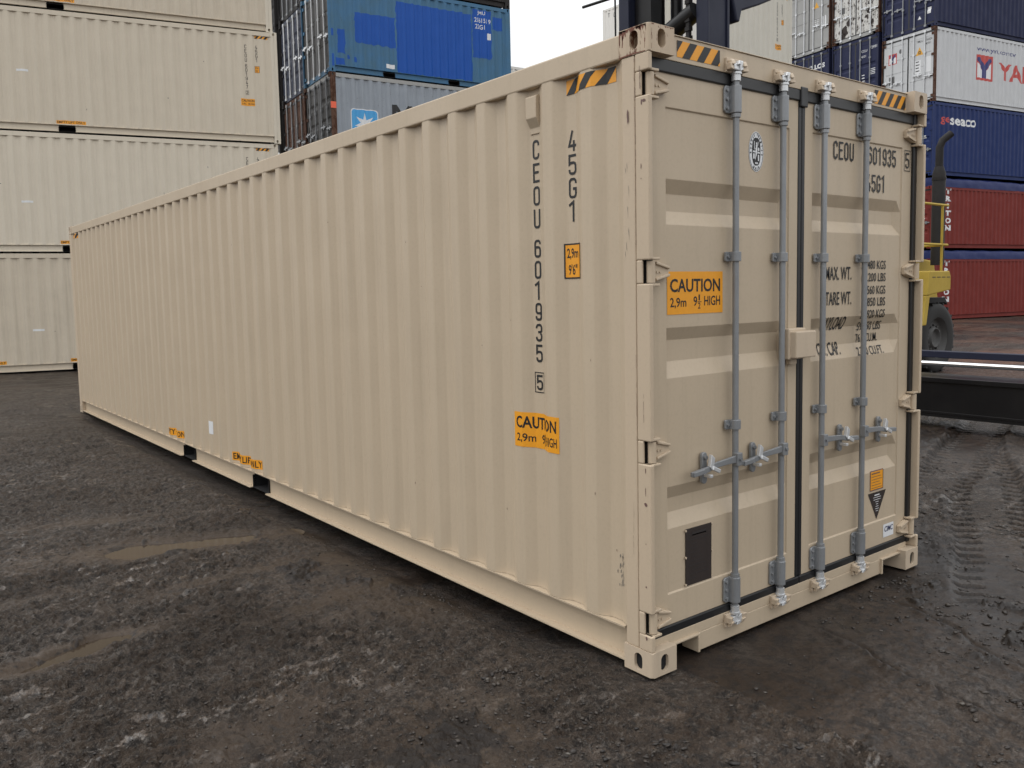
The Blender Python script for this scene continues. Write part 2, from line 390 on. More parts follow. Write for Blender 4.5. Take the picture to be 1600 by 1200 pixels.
def post_mesh(H, right, detail):
    mb = MB(); z0, z1 = .118, H-.118
    fx = (lambda x: W-x) if right else (lambda x: x)
    def bx(x0, x1, y0, y1, a, b):
        xa, xb = fx(x0), fx(x1); mb.box(min(xa, xb), max(xa, xb), y0, y1, a, b)
    bx(.003, .055, .089, .167, z0, z1)
    bx(.014, .06, .068, .09, z0, z1)
    if detail:
        cuts = [z0]
        for z in hinge_zs(H): cuts += [z-.052, z+.052]
        cuts.append(z1)
        for i in range(0, len(cuts), 2): bx(.001, .026, .004, .0845, cuts[i], cuts[i+1])
        for z in hinge_zs(H): bx(.001, .014, .05, .0845, z-.052, z+.052)
    else: bx(.001, .026, .004, .0845, z0, z1)
    return mb.mesh('post')
def rear_post_mesh(L, H, right):
    x0, x1 = (W-.1, W-.003) if right else (.003, .1)
    return MB().box(x0, x1, L-.165, L-.003, .118, H-.118).mesh('post')
def bottom_rail_mesh(L, right, gaps):
    mb = MB()
    def bx(x0, x1, y0, y1, a, b):
        if right: x0, x1 = W-x1, W-x0
        mb.box(x0, x1, y0, y1, a, b)
    bx(.003, .06, .179, L-.179, .186, .194)
    ys = [.179]
    for a, b in gaps: ys += [a, b]
    ys.append(L-.179)
    for i in range(0, len(ys), 2):
        bx(.052, .058, ys[i], ys[i+1], .036, .186); bx(.004, .06, ys[i], ys[i+1], .028, .036)
    return mb.mesh('rail')
RECS = [(2.258, 2.194, 2.116, 2.054), (1.585, 1.527, 1.428, 1.352), (.845, .783, .715, .645)]
def recs(H):
    return RECS if H > 2.7 else [(a-.27*k, b-.27*k, c-.27*k, d-.27*k) for (a, b, c, d), k in zip(RECS, (1, .65, .25))]
def door_depth(z, H, style='recess', u=None):
    if u is not None and not (.174 < u < 1.114 or 1.324 < u < 2.265): return 0.
    top, bot = H-.323, .335
    d = .007 if bot+.004 < z < top-.004 else 0.
    if style == 'recess':
        for a, b, c, e in recs(H):
            if e < z < a:
                if z > b: d = .007+.029*(a-z)/(a-b)
                elif z < c: d = .007+.029*(z-e)/(c-e)
                else: d = .036
    return d
def door_mesh(H, right, style):
    x0, x1 = (.066, 1.192); px0, px1 = .172, 1.115; rx0, rx1 = (.174, 1.113)
    xs = [x0, px0, px0+.003, px0+(.050 if right else .008), px1-(.008 if right else .050), px1-.003, px1, x1]
    zb, zt = .178, H-.166
    zs = [zb, .335, .341]
    rows = [0, 0, 1]
    if style == 'recess':
        for a, b, c, e in reversed(recs(H)): zs += [e, c, b, a]; rows += [1, 2, 2, 1]
    else:
        for k in (.27, .5, .73):
            z = .341+(H-.67)*k
            zs += [z-.012, z-.004, z+.004, z+.012]; rows += [1, 3, 3, 1]
    zs += [H-.329, H-.323, zt]; rows += [1, 0, 0]
    nx = len(xs); v = []
    for z, r in zip(zs, rows):
        for i, x in enumerate(xs):
            inside = 2 <= i <= 5; deep = 3 <= i <= 4
            d = 0 if (not inside or r == 0) else (.007 if r == 1 else (.036 if (r == 2 and deep) else (.02 if r == 3 else .007)))
            v.append((x, YD+d, z))
    f = []
    for j in range(len(zs)-1):
        for i in range(nx-1): f.append((j*nx+i, j*nx+i+1, (j+1)*nx+i+1, (j+1)*nx+i))
    n0 = len(v); B = YD+.06; nz = len(zs)
    border = [i for i in range(nx)]+[j*nx+nx-1 for j in range(1, nz)]+[(nz-1)*nx+i for i in range(nx-2, -1, -1)]+[j*nx for j in range(nz-2, 0, -1)]
    for b in border: v.append((v[b][0], B, v[b][2]))
    for k in range(len(border)): f.append((border[k], n0+k, n0+(k+1) % len(border), border[(k+1) % len(border)]))
    f.append([n0+k for k in range(len(border))])
    if right: v = [(W-x, y, z) for x, y, z in v]
    return MB().add(v, f).mesh('door')
BARX = [.633, 1.014, 1.385, 1.803]; BY = .030
def galv_bar(H):
    mb = MB(); mb.tube([(0, 0, .165), (0, 0, H-.16)], .0158, 14)
    for z in (.335, H-.318): mb.tube([(0, 0, z-.009), (0, 0, z+.009)], .0225, 12)
    return mb.mesh('bar')
def bracket_mesh(h, big):
    mb = MB(); wl = .062 if big else .052
    c = .012 if big else .004
    poly = [(-wl, -h/2+c), (-wl+c, -h/2), (.022, -h/2), (.022, h/2), (-wl+c, h/2), (-wl, h/2-c)]
    mb.prism(poly, lambda a, b: (a, .018, b), lambda a, b: (a, .030, b))
    n = 9; prev = None
    pts = [(math.cos(math.pi+math.pi*k/(n-1))*.0265, math.sin(math.pi+math.pi*k/(n-1))*.0265) for k in range(n)]
    poly = [(-.0265, .019)]+pts+[(.0265, .019)]
    mb.prism(poly, lambda a, b: (a, b, -h/2), lambda a, b: (a, b, h/2))
    if big:
        for z in (-.042, 0, .042): mb.tube([(-.046, .018, z), (-.046, .009, z)], .009, 6, smooth=False)
        for z in (-.04, .04): mb.tube([(.0265, .004, z), (.033, .004, z)], .006, 6, smooth=False)
    else:
        mb.tube([(-.038, .018, 0), (-.038, .009, 0)], .008, 6, smooth=False); mb.tube([(.0265, 0, 0), (.032, 0, 0)], .006, 6, smooth=False)
    return mb.mesh('bracket')
def cam_mesh(sz):
    mb = MB()
    mb.tube([(0, 0, -.03*sz), (0, 0, .012*sz)], .0225, 12); mb.tube([(0, 0, .0), (0, 0, .01*sz)], .027, 12)
    mb.obox((-.012, .0, .034*sz), (.030, .006, 0), (0, .016, 0), (0, .003, .016)); mb.obox((.022, -.004, .040*sz), (.014, 0, .006), (0, .014, 0), (-.004, 0, .020))
    mb.obox((-.030, -.010, .028*sz), (.012, .004, 0), (0, .010, 0), (0, .002, .012)); mb.obox((.002, -.012, .052*sz), (.010, 0, 0), (0, .012, 0), (.004, 0, .010))
    return mb.mesh('cam')
def keeper_mesh(sz):
    mb = MB()
    mb.box(-.062, .062, .006, .022, .006*sz if sz > 0 else -.075, .075 if sz > 0 else -.006)
    for x in (-.054, .046):
        mb.obox((x, -.006, .030*sz), (.015, .004*(1 if x < 0 else -1), 0), (0, .017, 0), (0, .004*sz, .016))
        mb.obox((x*.9, -.012, .050*sz), (.012, .0, .003), (0, .012, 0), (0, .006*sz, .012))
    return mb.mesh('keeper')
def handle_mesh(sd):
    """lever hinged on its bar, reaching to side sd, with the hub at the origin"""
    mb = MB()
    mb.box(-.020, .020, -.030, .004, -.034, .030)
    mb.tube([(0, -.032, 0), (0, -.040, 0)], .009, 8)
    y = -.014
    poly = [(0, -.018), (0, .020), (.085, .012), (.17, .006), (.235, -.008), (.345, -.018), (.345, -.040), (.235, -.036), (.17, -.022), (.085, -.018)]
    mb.prism(poly, lambda a, b: (a*sd, y-.007, b), lambda a, b: (a*sd, y+.007, b))
    mb.obox((.30*sd, y-.006, -.027), (.04*sd, 0, -.003), (0, .008, 0), (0, 0, .012))
    return mb.mesh('handle')
def catch_mesh(sd):
    mb = MB()
    n = 16; poly = [(.019*math.cos(2*math.pi*k/n), .058*(1 if math.sin(2*math.pi*k/n) > 0 else -1)+.019*math.sin(2*math.pi*k/n)) for k in range(n)]
    mb.prism(poly, lambda a, b: (a, .014, b), lambda a, b: (a, .03, b))
    mb.tube([(0, .014, .052), (0, .002, .052)], .011, 8)
    return mb.mesh('catch')
def hook_mesh():
    mb = MB()
    mb.obox((.010*1, -.018, .030), (.012, 0, -.010), (0, .010, 0), (.006, 0, .030)); mb.obox((.034, -.026, -.006), (.026, 0, -.012), (0, .008, 0), (.004, 0, .009))
    mb.obox((.0, -.008, -.034), (.010, 0, 0), (0, .022, 0), (0, 0, .008))
    return mb.mesh('hook')
def hinge_mesh(right):
    mb = MB()
    mb.tube([(.041, .034, -.048), (.041, .034, .048)], .0195, 12)
    for z in (-.058, .058): mb.box(.006, .078, .012, .06, z-.006, z+.006)
    poly = [(.05, -.044), (.05, .046), (.098, .046), (.165, .022), (.165, -.020), (.098, -.040)]
    mb.prism(poly, lambda a, b: (a, .040, b), lambda a, b: (a, .0615, b))
    for z0, z1 in ((.040, .018), (-.034, -.014)):
        mb.obox((.118, .037, (z0+z1)/2), (.045, 0, (z1-z0)/2), (0, .008, 0), (0, 0, .006))
    for x in (.085, .105): mb.tube([(x, .040, 0), (x, .035, 0)], .006, 6)
    if right: mb.v = [(W-x, y, z) for x, y, z in mb.v]
    return mb.mesh('hinge')
def gasket_mesh(H, right):
    """rubber seal round one door"""
    mb = MB(); f = (lambda x: W-x) if right else (lambda x: x)
    def bx(x0, x1, y0, y1, a, b):
        xa, xb = f(x0), f(x1); mb.box(min(xa, xb), max(xa, xb), y0, y1, a, b)
    bx(.064, 1.2185, .052, .09, H-.178, H-.119); bx(.064, 1.2185, .052, .09, .146, .190)
    bx(.029, .068, .044, .1, .146, H-.119)
    bx(1.188, 1.2185, .058, .10, .19, H-.178)
    if right: mb.box(1.192, 1.254, .044, .06, H-.178-.03, H-.105)
    return mb.mesh('gasket')
def header_mesh(L, H): return MB().box(.06, W-.06, .050, .13, H-.121, H-.012).box(.06, W-.06, .044, .12, H-.012, H-.007).mesh('header')
def sill_mesh(L, H):
    mb = MB(); mb.box(.06, W-.06, .052, .15, .100, .150); mb.box(.372, W-.372, .0505, .15, .010, .1005)
    for s in (0, 1):
        f = (lambda x: W-x) if s else (lambda x: x)
        xa, xb = sorted((f(.150), f(.376))); mb.box(xa, xb, .036, .14, .094, .105)
        xa, xb = sorted((f(.362), f(.376))); mb.box(xa, xb, .036, .14, .010, .094)
    return mb.mesh('sill')

def side_fn(L, y0, right=False, off=.0018):
    """u to the viewer's right along the side wall"""
    if not right: return lambda u, z: (XO+prof(y0-u, L)-off, y0-u, z)
    return lambda u, z: (W-XO-prof(y0+u, L)+off, y0+u, z)
def side_decal(name, pieces, mat, root, L, y0=0., right=False, off=.0018, label=None):
    cuts = [(y0-y) if not right else (y-y0) for y in folds(L)]
    return obj(name, sheet(pieces, side_fn(L, y0, right, off), ucuts=cuts), mat, root, label=label)
def door_decal(name, pieces, mat, root, H, style='recess', off=.0018, label=None):
    cuts = [.335, .341, H-.329, H-.323]
    if style == 'recess':
        for r in recs(H): cuts += list(r)
    return obj(name, sheet(pieces, lambda u, z: (u, YD+door_depth(z, H, style, u)-off, z), zcuts=sorted(cuts)), mat, root, label=label)

def container(name, label, cat, loc, rz, L, H, body, post=None, cast=None, rail=None, door=None, style='recess', bar='galvanised', group=None,
              hardware=1, gaps=None, cast_near=None, end_doors=True):
    """hardware: 0 none (doors cannot be seen), 1 plain bars, 2 full lock gear and hinges"""
    post = post or body; cast = cast or post; rail = rail or body; door = door or body
    t = thing(name, label, cat, loc, rz, group)
    bv = .006 if hardware == 2 else 0
    for right in (False, True):
        o = obj('side_panel', cached(('side', L, H, right), lambda: side_mesh(L, H, right)), body, t)
        if hardware == 2:
            b = o.modifiers.new('bevel', 'BEVEL'); b.width = .007; b.segments = 2; b.limit_method = 'ANGLE'; b.angle_limit = R(12)
        x0, x1 = (W-.064, W-.003) if right else (.003, .064)
        obj('top_rail', cached(('trail', L, H, right), lambda: MB().box(x0, x1, .179, L-.179, H-.118, H-.010).mesh()), rail, t, bevel=.008 if hardware == 2 else 0)
        obj('bottom_rail', cached(('brail', L, right, tuple(gaps or ())), lambda: bottom_rail_mesh(L, right, gaps or [])), rail, t)
        obj('corner_post', cached(('post', H, right, hardware), lambda: post_mesh(H, right, hardware == 2)), post, t, bevel=bv)
        obj('corner_post', cached(('rpost', L, H, right), lambda: rear_post_mesh(L, H, right)), post, t, bevel=bv)
    for sx in (1, -1):
        for sy in (1, -1):
            for sz in (1, -1):
                cm = cast_near if (cast_near and sx == 1 and sy == 1 and sz == -1) else cast
                obj('corner_casting', cached(('cast', sx, sy, sz), lambda: casting_mesh(sx, sy, sz)), cm, t, (0 if sx > 0 else W, 0 if sy > 0 else L, 0 if sz > 0 else H), bevel=.004 if hardware == 2 else 0)
    obj('end_panel', cached(('end', L, H), lambda: end_mesh(L, H)), body, t)
    obj('roof_panel', cached(('roof', L, H), lambda: roof_mesh(L, H)), body, t)
    def fl():
        mb = MB(); mb.box(.062, W-.062, .16, L-.05, .145, .17)
        for a, b in (gaps or []):
            mb.box(.036, W-.036, a-.006, a, .032, .144); mb.box(.036, W-.036, b, b+.006, .032, .144); mb.box(.036, W-.036, a, b, .028, .034)
            for q in (.3, W-.3): mb.box(q, q+.01, a, b, .034, .144)
        k = .5
        while k < L-.3:
            if all(not (a-.1 < k < b+.1) for a, b in (gaps or [])): mb.box(.07, W-.07, k, k+.045, .035, .145)
            k += .42
        return mb.mesh()
    obj('underframe', cached(('floor', L, tuple(gaps or ())), fl), 'under_black', t)
    obj('door_header', cached(('hdr', H), lambda: header_mesh(L, H)), rail, t, bevel=.003 if hardware == 2 else 0)
    obj('door_sill', cached(('sill',), lambda: sill_mesh(L, H)), rail, t, bevel=.003 if hardware == 2 else 0)
    doors = []
    for right in (False, True):
        d = obj('door', cached(('door', H, right, style), lambda: door_mesh(H, right, style)), door, t)
        if hardware == 2:
            b = d.modifiers.new('bevel', 'BEVEL'); b.width = .005; b.segments = 2; b.limit_method = 'ANGLE'; b.angle_limit = R(20)
        doors.append(d)
        obj('gasket', cached(('gasket', H, right), lambda: gasket_mesh(H, right)), 'rubber', d, bevel=.006 if hardware == 2 else 0)
        if hardware == 2:
            for z in hinge_zs(H): obj('hinge', cached(('hinge', right), lambda: hinge_mesh(right)), 'beige_post', d, (0, 0, z), bevel=.004)
        elif hardware == 1:
            xa, xb = (W-.16, W-.03) if right else (.03, .16)
            for z in hinge_zs(H): obj('hinge', cached(('hb', right), lambda: MB().box(xa, xb, .035, .061, -.045, .045).mesh()), post, d, (0, 0, z))
    if hardware == 1:
        for x in (.45, .95, W-.95, W-.45):
            b = obj('locking_bar', cached(('bar1', H), lambda: MB().tube([(0, 0, .06), (0, 0, H-.06)], .024, 6).box(-.05, .05, -.02, .03, .06, .14).box(-.05, .05, -.02, .03, H-.14, H-.06).box(-.045, .045, -.015, .03, .95, 1.03).box(-.045, .045, -.015, .03, H-.95, H-.88).mesh()), bar, t, (x, BY, 0))
            s_ = -1 if x < 1.2 else 1
            obj('handle', cached(('hd1', s_), lambda: MB().obox((.19*s_, -.02, 0), (.2*s_, 0, -.01), (0, .012, 0), (0, 0, .022)).box(.24*s_-.03, .24*s_+.03, -.03, .03, -.07, .06).mesh()), bar, b, (0, 0, 1.15 if x in (.45, W-.95) else 1.05))
    elif hardware == 2:
        for i, x in enumerate(BARX):
            b = obj('locking_bar', cached(('bar2', H), lambda: galv_bar(H)), 'galvanised', t, (x, BY, 0))
            for z in (.262, H-.243): obj('bar_bracket', cached(('brk', 1), lambda: bracket_mesh(.128, True)), 'galvanised', b, (0, 0, z), bevel=.003)
            for z in (1.094, 1.912): obj('bar_guide', cached(('brk', 0), lambda: bracket_mesh(.046, False)), 'galvanised', b, (0, 0, z), bevel=.002)
            for sz, z in ((1, H-.128), (-1, .150)):
                obj('cam', cached(('cam', sz), lambda: cam_mesh(sz)), 'galv_bright', b, (0, 0, z), bevel=.003)
                obj('keeper', cached(('keep', sz), lambda: keeper_mesh(sz)), 'beige_scuffed', b, (0, 0, z), bevel=.004)
            sd = -1 if i < 2 else 1
            h = obj('handle', cached(('hdl', sd), lambda: handle_mesh(sd)), 'galvanised', b, (0, 0, .925), bevel=.003)
            obj('handle_catch', cached(('catch', sd), lambda: catch_mesh(sd)), 'galvanised', b, (.215*sd, 0, .905), bevel=.003)
            obj('catch_hook', cached(('hook',), hook_mesh), 'galv_bright', b, (.215*sd, 0, .905), bevel=.003)
    return t, doors

def hazard(u0, z0, u1, z1, n, lean): return [rect2(u0, z0, u1, z1)], stripes2(u0, z0, u1, z1, n, lean)

# ---- lettering shared by the beige side walls (u = -y measured from the door end)
def beige_side_marks(t, L, digits, box, full=True, right=False):
    s_ = 1 if right else -1
    U = lambda y: -y if not right else y
    cols = []
    z = 2.527
    def col(chars, ztop, pitch, h, wd, yc):
        for k, ch in enumerate(chars):
            cols.extend(stencil(ch, U(yc)-wd/2, ztop-k*pitch-h, wd, h, .0125))
    col('CEOU', 2.527, .1155, .097, .052, .812)
    col(digits, 2.027, .1075, .092, .052, .812)
    cols.extend(stencil(box, U(.812)-.024, 1.252, .048, .080, .0115)); cols.append(frame2(U(.812)-.040, 1.238, U(.812)+.040, 1.346, .005))
    col('45G1', 2.531, .112, .098, .056, .538)
    side_decal('number_marking', cols, 'ink', t, L, right=right)
    # height sign
    u0, u1 = U(.538)-.058, U(.538)+.064
    side_decal('height_sign', [rect2(u0, 1.822, u1, 1.993)], 'amber', t, L, right=right)
    side_decal('sign_lettering', [frame2(u0, 1.822, u1, 1.993, .007), text2('2,9m', u0+.014, 1.915, .078, .055, .015), text2("9'6\"", u0+.022, 1.840, .062, .052, .015)], 'ink', t, L, off=.0026, right=right)
    u0, u1 = U(.985), U(.632)
    if right: u0, u1 = U(.632), U(.985)
    side_decal('caution_sign', [rect2(u0, .945, u1, 1.130)], 'amber', t, L, right=right)
    wd = u1-u0
    side_decal('sign_lettering', [text2('CAUTION', u0+.016, 1.046, wd-.032, .064, .022), text2('2,9m', u0+.02, .968, .115, .05, .012),
               text2('9', u0+.185, .972, .028, .048, .012), text2('1', u0+.219, 1.000, .010, .026, .01), text2('2', u0+.216, .966, .018, .026, .01), rect2(u0+.212, .9935, u0+.238, .9965), text2('HIGH', u0+.243, .972, .098, .048, .012)], 'ink', t, L, off=.0026, right=right)
    for (a, b) in ((.573, .236), (L-.20, L-.50))[:2 if L > 7 else 1]:
        u0, u1 = (U(a), U(b)) if not right else (U(b), U(a))
        u0, u1 = min(u0, u1), max(u0, u1)
        r_, st = hazard(u0, 2.700, u1, 2.768, 3, .9)
        side_decal('hazard_tape', r_, 'amber', t, L, right=right); side_decal('hazard_stripes', st, 'ink', t, L, off=.0026, right=right)
def lift_signs(t, L, gaps, right=False):
    for a, b in gaps:
        c = (a+b)/2; u0 = -c-.40 if not right else c-.40
        u0 += .25 if not right else 0
        side_decal('lift_sign', [rect2(u0-.07, .216, u0+.57, .296)], 'amber', t, L, right=right)
        side_decal('sign_lettering', [text2('EMPTY LIFT ONLY', u0-.055, .230, .61, .054, .016)], 'ink', t, L, off=.0026, right=right)

L40, L20, HC, ST = 12.192, 6.058, 2.896, 2.591
MAIN_GAPS = [(4.575, 4.935), (6.60, 6.98)]
# ================================================================= the beige container in front
main, mdoors = container('shipping_container', 'clean beige forty foot container standing alone in front, four grey locking bars on its doors', 'shipping container',
                 (0, 0, 0), 0, L40, HC, 'beige', 'beige_post', 'beige_scuffed', 'beige', 'beige', 'recess', hardware=2, gaps=MAIN_GAPS, cast_near='beige_rusty')
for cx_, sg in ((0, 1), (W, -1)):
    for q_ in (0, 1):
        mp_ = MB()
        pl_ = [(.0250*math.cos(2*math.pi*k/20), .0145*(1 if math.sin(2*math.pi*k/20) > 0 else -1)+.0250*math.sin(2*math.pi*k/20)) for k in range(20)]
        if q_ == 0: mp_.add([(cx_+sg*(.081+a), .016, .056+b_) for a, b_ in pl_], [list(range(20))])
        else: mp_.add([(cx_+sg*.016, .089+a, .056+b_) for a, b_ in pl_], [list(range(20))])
        obj('hole_shade', mp_, 'under_black', main)  # black disc stands in for the shadowed inside of the casting hole
beige_side_marks(main, L40, '601935', '5')
for a_ in (5.362, 7.50):
    side_decal('lift_sign', [rect2(-a_, .222, -a_+.66, .304)], 'amber', main, L40)
    side_decal('sign_lettering', [text2('EMPTY LIFT ONLY', -a_+.012, .233, .636, .060, .016)], 'ink', main, L40, off=.0026)
side_decal('white_sticker', [rect2(-6.03, .40, -5.90, .53)], 'decal_white', main, L40)
# air vent
vb = MB()
vb.prism([(0, 0), (0, .195), (.034, .180), (.034, .075), (.006, .030), (.006, 0)], lambda a, b: (XO+.010-a+.026, .768, 2.556+b), lambda a, b: (XO+.010-a+.026, .850, 2.556+b))
obj('air_vent', vb, 'beige', main, bevel=.004)
rk = random.Random(77); ck = []
for q_ in range(22):
    y_, z_ = .25+rk.random()**1.6*6, rk.uniform(.35, 2.7); a_, b_ = rk.uniform(.001, .003), rk.uniform(.002, .008)
    ck.append(poly2([(-y_+a_*math.cos(j*.9)*(.5+rk.random()), z_+b_*math.sin(j*.9)*(.5+rk.random())) for j in range(7)]))
side_decal('paint_chip', ck, 'faded_brown', main, L40)
# header tapes
for u0, u1, z0, z1, n in ((.235, .535, 2.796, 2.868, 5), (1.915, 2.262, 2.790, 2.866, 5)):
    obj('hazard_tape', sheet([rect2(u0, z0, u1, z1)], lambda u, z: (u, .0485, z)), 'amber', main)
    obj('hazard_stripes', sheet(stripes2(u0, z0, u1, z1, 3 if u0 < 1 else 4, .75, .5, .35), lambda u, z: (u, .0478, z)), 'ink', main)
# left door
dl, dr = mdoors
door_decal('caution_sign', [rect2(.183, 1.645, .581, 1.842)], 'amber', dl, HC)
door_decal('sign_lettering', [text2('CAUTION', .203, 1.747, .358, .062, .022), text2('2,9m', .203, 1.672, .112, .05, .012), text2('9', .366, 1.680, .026, .046, .012),
           text2('1', .402, 1.706, .010, .028, .01), text2('2', .398, 1.668, .018, .028, .01), rect2(.394, 1.698, .422, 1.7015), text2('HIGH', .443, 1.681, .118, .046, .012)], 'ink', dl, HC, off=.0026)
OU, OZ = .842, 2.432
door_decal('class_emblem', [ellipse2(OU, OZ, .060, .098)], 'decal_white', dl, HC)
em = [ring2(OU, OZ, .056, .094, .0026)]
em.append(poly2([(OU+.034*abs(math.cos(a))**.75*(1 if math.cos(a) > 0 else -1), OZ+.068*abs(math.sin(a))**.75*(1 if math.sin(a) > 0 else -1)) for a in [2*math.pi*k/32 for k in range(32)]]))
def arc_text(s, a0, a1, bottom=False):
    out = []
    for k, ch in enumerate(s):
        if ch == ' ': continue
        a = a0+(a1-a0)*k/(len(s)-1); v, f = text2(ch, -.004, -.006, .008, .012, .03); th = a-math.pi/2+(math.pi if bottom else 0)
        out.append(([(OU+.0455*math.cos(a)+p*math.cos(th)-q*math.sin(th), OZ+.083*math.sin(a)+p*math.sin(th)+q*math.cos(th)) for p, q in v], f))
    return out
em += arc_text('BUREAU VERITAS', R(185), R(-8)); em += arc_text('1828', R(245), R(295), True)
door_decal('emblem_print', em, 'ink', dl, HC, off=.0026)
fg = [poly2([(OU-.004, OZ+.034), (OU+.004, OZ+.034), (OU+.008, OZ+.015), (OU+.004, OZ-.01), (OU-.004, OZ-.03), (OU-.012, OZ-.045), (OU-.008, OZ-.015), (OU-.006, OZ+.012)]), ellipse2(OU+.001, OZ+.040, .005, .006, 10),
      poly2([(OU-.006, OZ+.018), (OU-.018, OZ+.008), (OU-.020, OZ+.05), (OU-.015, OZ+.05), (OU-.014, OZ+.014), (OU-.005, OZ+.012)]), poly2([(OU+.005, OZ+.024), (OU+.012, OZ+.03), (OU+.016, OZ+.05), (OU+.012, OZ+.05), (OU+.008, OZ+.034)]),
      ellipse2(OU+.018, OZ+.012, .006, .009, 12), rect2(OU-.028, OZ-.004, OU-.008, OZ+.004), rect2(OU+.008, OZ-.008, OU+.028, OZ), rect2(OU-.026, OZ-.035, OU-.014, OZ-.010), rect2(OU+.012, OZ-.044, OU+.022, OZ-.014), rect2(OU-.010, OZ-.06, OU+.012, OZ-.052)]
door_decal('emblem_print', fg, 'decal_white', dl, HC, off=.0034)
pl = MB().box(.303, .492, YD+.001, YD+.006, .345, .622)
dp = obj('data_plate', pl, 'plate_brown', dl, bevel=.001)
rv = MB()
for x in (.300, .495):
    for z in (.352, .485, .616): rv.tube([(x, YD+.002, z), (x, YD-.003, z)], .006, 8)
obj('rivet', rv, 'beige_scuffed', dp)
ln = []
for k in range(11): ln.append(rect2(.322+.01*(k % 3), .375+k*.021, .322+.06+.012*((k*7) % 8), .380+k*.021))
ln.append(rect2(.345, .585, .45, .602))
obj('plate_print', sheet(ln, lambda u, z: (u, YD-.0002, z)), 'plate_ink', dp)
# right door: number, weights, stickers
mk = word('CEOU', 1.530, 2.452, .205, .098, .011)+word('601935', 1.888, 2.452, .310, .098, .011)+stencil('5', 2.298, 2.455, .042, .092, .010)+[frame2(2.284, 2.438, 2.354, 2.562, .004)]+word('45G1', 1.878, 2.296, .202, .098, .011)
for s, u, zt, wd in (('MAX. WT.', 1.466, 1.866, .261), ('TARE WT.', 1.468, 1.727, .262), ('PAYLOAD', 1.458, 1.588, .234), ('CU. CAP.', 1.425, 1.447, .220)):
    mk.append(text2(s, u, zt-.074, wd, .074, .010))
for s, zt, wd in (('30.480 KGS', 1.903, .268), ('67.200 LBS', 1.831, .266), ('3.560 KGS', 1.757, .245), ('7.850 LBS', 1.688, .243), ('26.920 KGS', 1.617, .268), ('59.350 LBS', 1.548, .262), ('76.4 CU.M.', 1.480, .235), ('2.700 CU.FT.', 1.404, .285)):
    mk.append(text2(s, 2.102-wd if 'CU.M' not in s else 2.065-wd, zt-.05, wd, .05, .008))
door_decal('number_marking', mk, 'ink', dr, HC, off=.0034)
door_decal('approval_sticker', [rect2(1.966, .530, 2.116, .652)], 'amber', dr, HC)
door_decal('sign_lettering', [frame2(1.966, .530, 2.116, .652, .006)]+[rect2(1.982, .545+k*.017, 2.10-.012*(k % 3), .548+k*.017+(.004 if k > 4 else 0)) for k in range(6)], 'faded_brown', dr, HC, off=.0026)
door_decal('warning_triangle', [poly2([(1.945, .518), (2.150, .518), (2.046, .350)])], 'plate_brown', dr, HC)
door_decal('sign_lettering', [rect2(2.02-.002, .496, 2.075, .503)]+[rect2(2.048-w_, .484-k*.014, 2.048+w_, .487-k*.014) for k, w_ in enumerate((.045, .04, .018, .012, .016, .02, .014))], 'decal_white', dr, HC, off=.0026)
door_decal('maker_sticker', [rect2(2.113, .222, 2.235, .303)], 'decal_white', dr, HC)
door_decal('sign_lettering', [text2('CIMC', 2.125, .255, .098, .034, .02, .15)], 'cimc_navy', dr, HC, off=.0026)
lb = MB().box(1.062, 1.242, -.024, .055, 1.392, 1.530).box(1.050, 1.20, .012, .060, 1.384, 1.545).box(1.09, 1.15, .03, .06, 1.355, 1.384)
obj('lock_box', lb, 'beige_scuffed', dr, bevel=.006)
# hairline rust runs and scrapes on the left post (real thin flakes of exposed steel)
sc = []
rs = random.Random(11)
def crackline(y0, z0, z1, wd, amp, seed, step=.02):
    z = z0; pts = []; q = random.Random(seed); y = y0
    while z > z1:
        pts.append((y, z)); z -= step*(.6+.8*q.random()); y += amp*(q.random()-.5)
    out = []
    for (a, za), (b, zb) in zip(pts, pts[1:]):
        t_ = wd*(.3+q.random())
        if q.random() < .82: out.append(poly2([(-a-t_, za), (-a+t_, za), (-b+t_, zb), (-b-t_, zb)]))
    return out
sc += crackline(.0865, 2.76, 1.95, .0009, .003, 1); sc += crackline(.088, 1.5, 1.06, .0006, .003, 2); sc += crackline(.055, 2.74, 2.60, .0014, .006, 3); sc += crackline(.045, 1.30, 1.16, .0009, .004, 9)
sc += crackline(.11, .80, .55, .0006, .004, 12)
for y, z, a, b in ((.128, 2.52, .006, .035), (.05, 2.30, .003, .014), (.05, 2.245, .0018, .004), (.036, .80, .009, .012), (.036, .86, .002, .025), (.036, .62, .0025, .004), (.036, .18, .006, .009), (.036, .42, .004, .006), (.036, .955, .003, .012), (.03, 2.575, .012, .006), (.045, 2.57, .004, .012)):
    n = 9; sc.append(poly2([(-y+a*math.cos(2*math.pi*k/n)*(.6+.6*rs.random()), z+b*math.sin(2*math.pi*k/n)*(.6+.6*rs.random())) for k in range(n)]))
obj('rust_scrapes', sheet(sc, lambda u, z: (-.0004, -u, z)), 'faded_brown', main)
def ragged(p, q, depth, n, seed):
    """band hanging from the edge p-q with a torn lower side"""
    r_ = random.Random(seed); up_ = [(p[0]+(q[0]-p[0])*k/n, p[1]+(q[1]-p[1])*k/n) for k in range(n+1)]
    lo_ = [(x, z-depth*(.15+r_.random()**2)) for x, z in up_]; return poly2(up_+lo_[::-1])
rc = [ragged((-.176, 2.893), (-.016, 2.893), .020, 22, 1), ragged((-.176, 2.893), (-.135, 2.893), .055, 9, 2), ragged((-.075, 2.893), (-.016, 2.893), .030, 10, 3)]
for y, za, zb, w_ in ((.020, 2.885, 2.79, .002), (.030, 2.885, 2.80, .0015), (.045, 2.88, 2.83, .002), (.172, 2.87, 2.78, .0018), (.155, 2.87, 2.82, .003), (.12, 2.875, 2.85, .003)): rc += crackline(y, za, zb, w_, .004, int(y*1000))
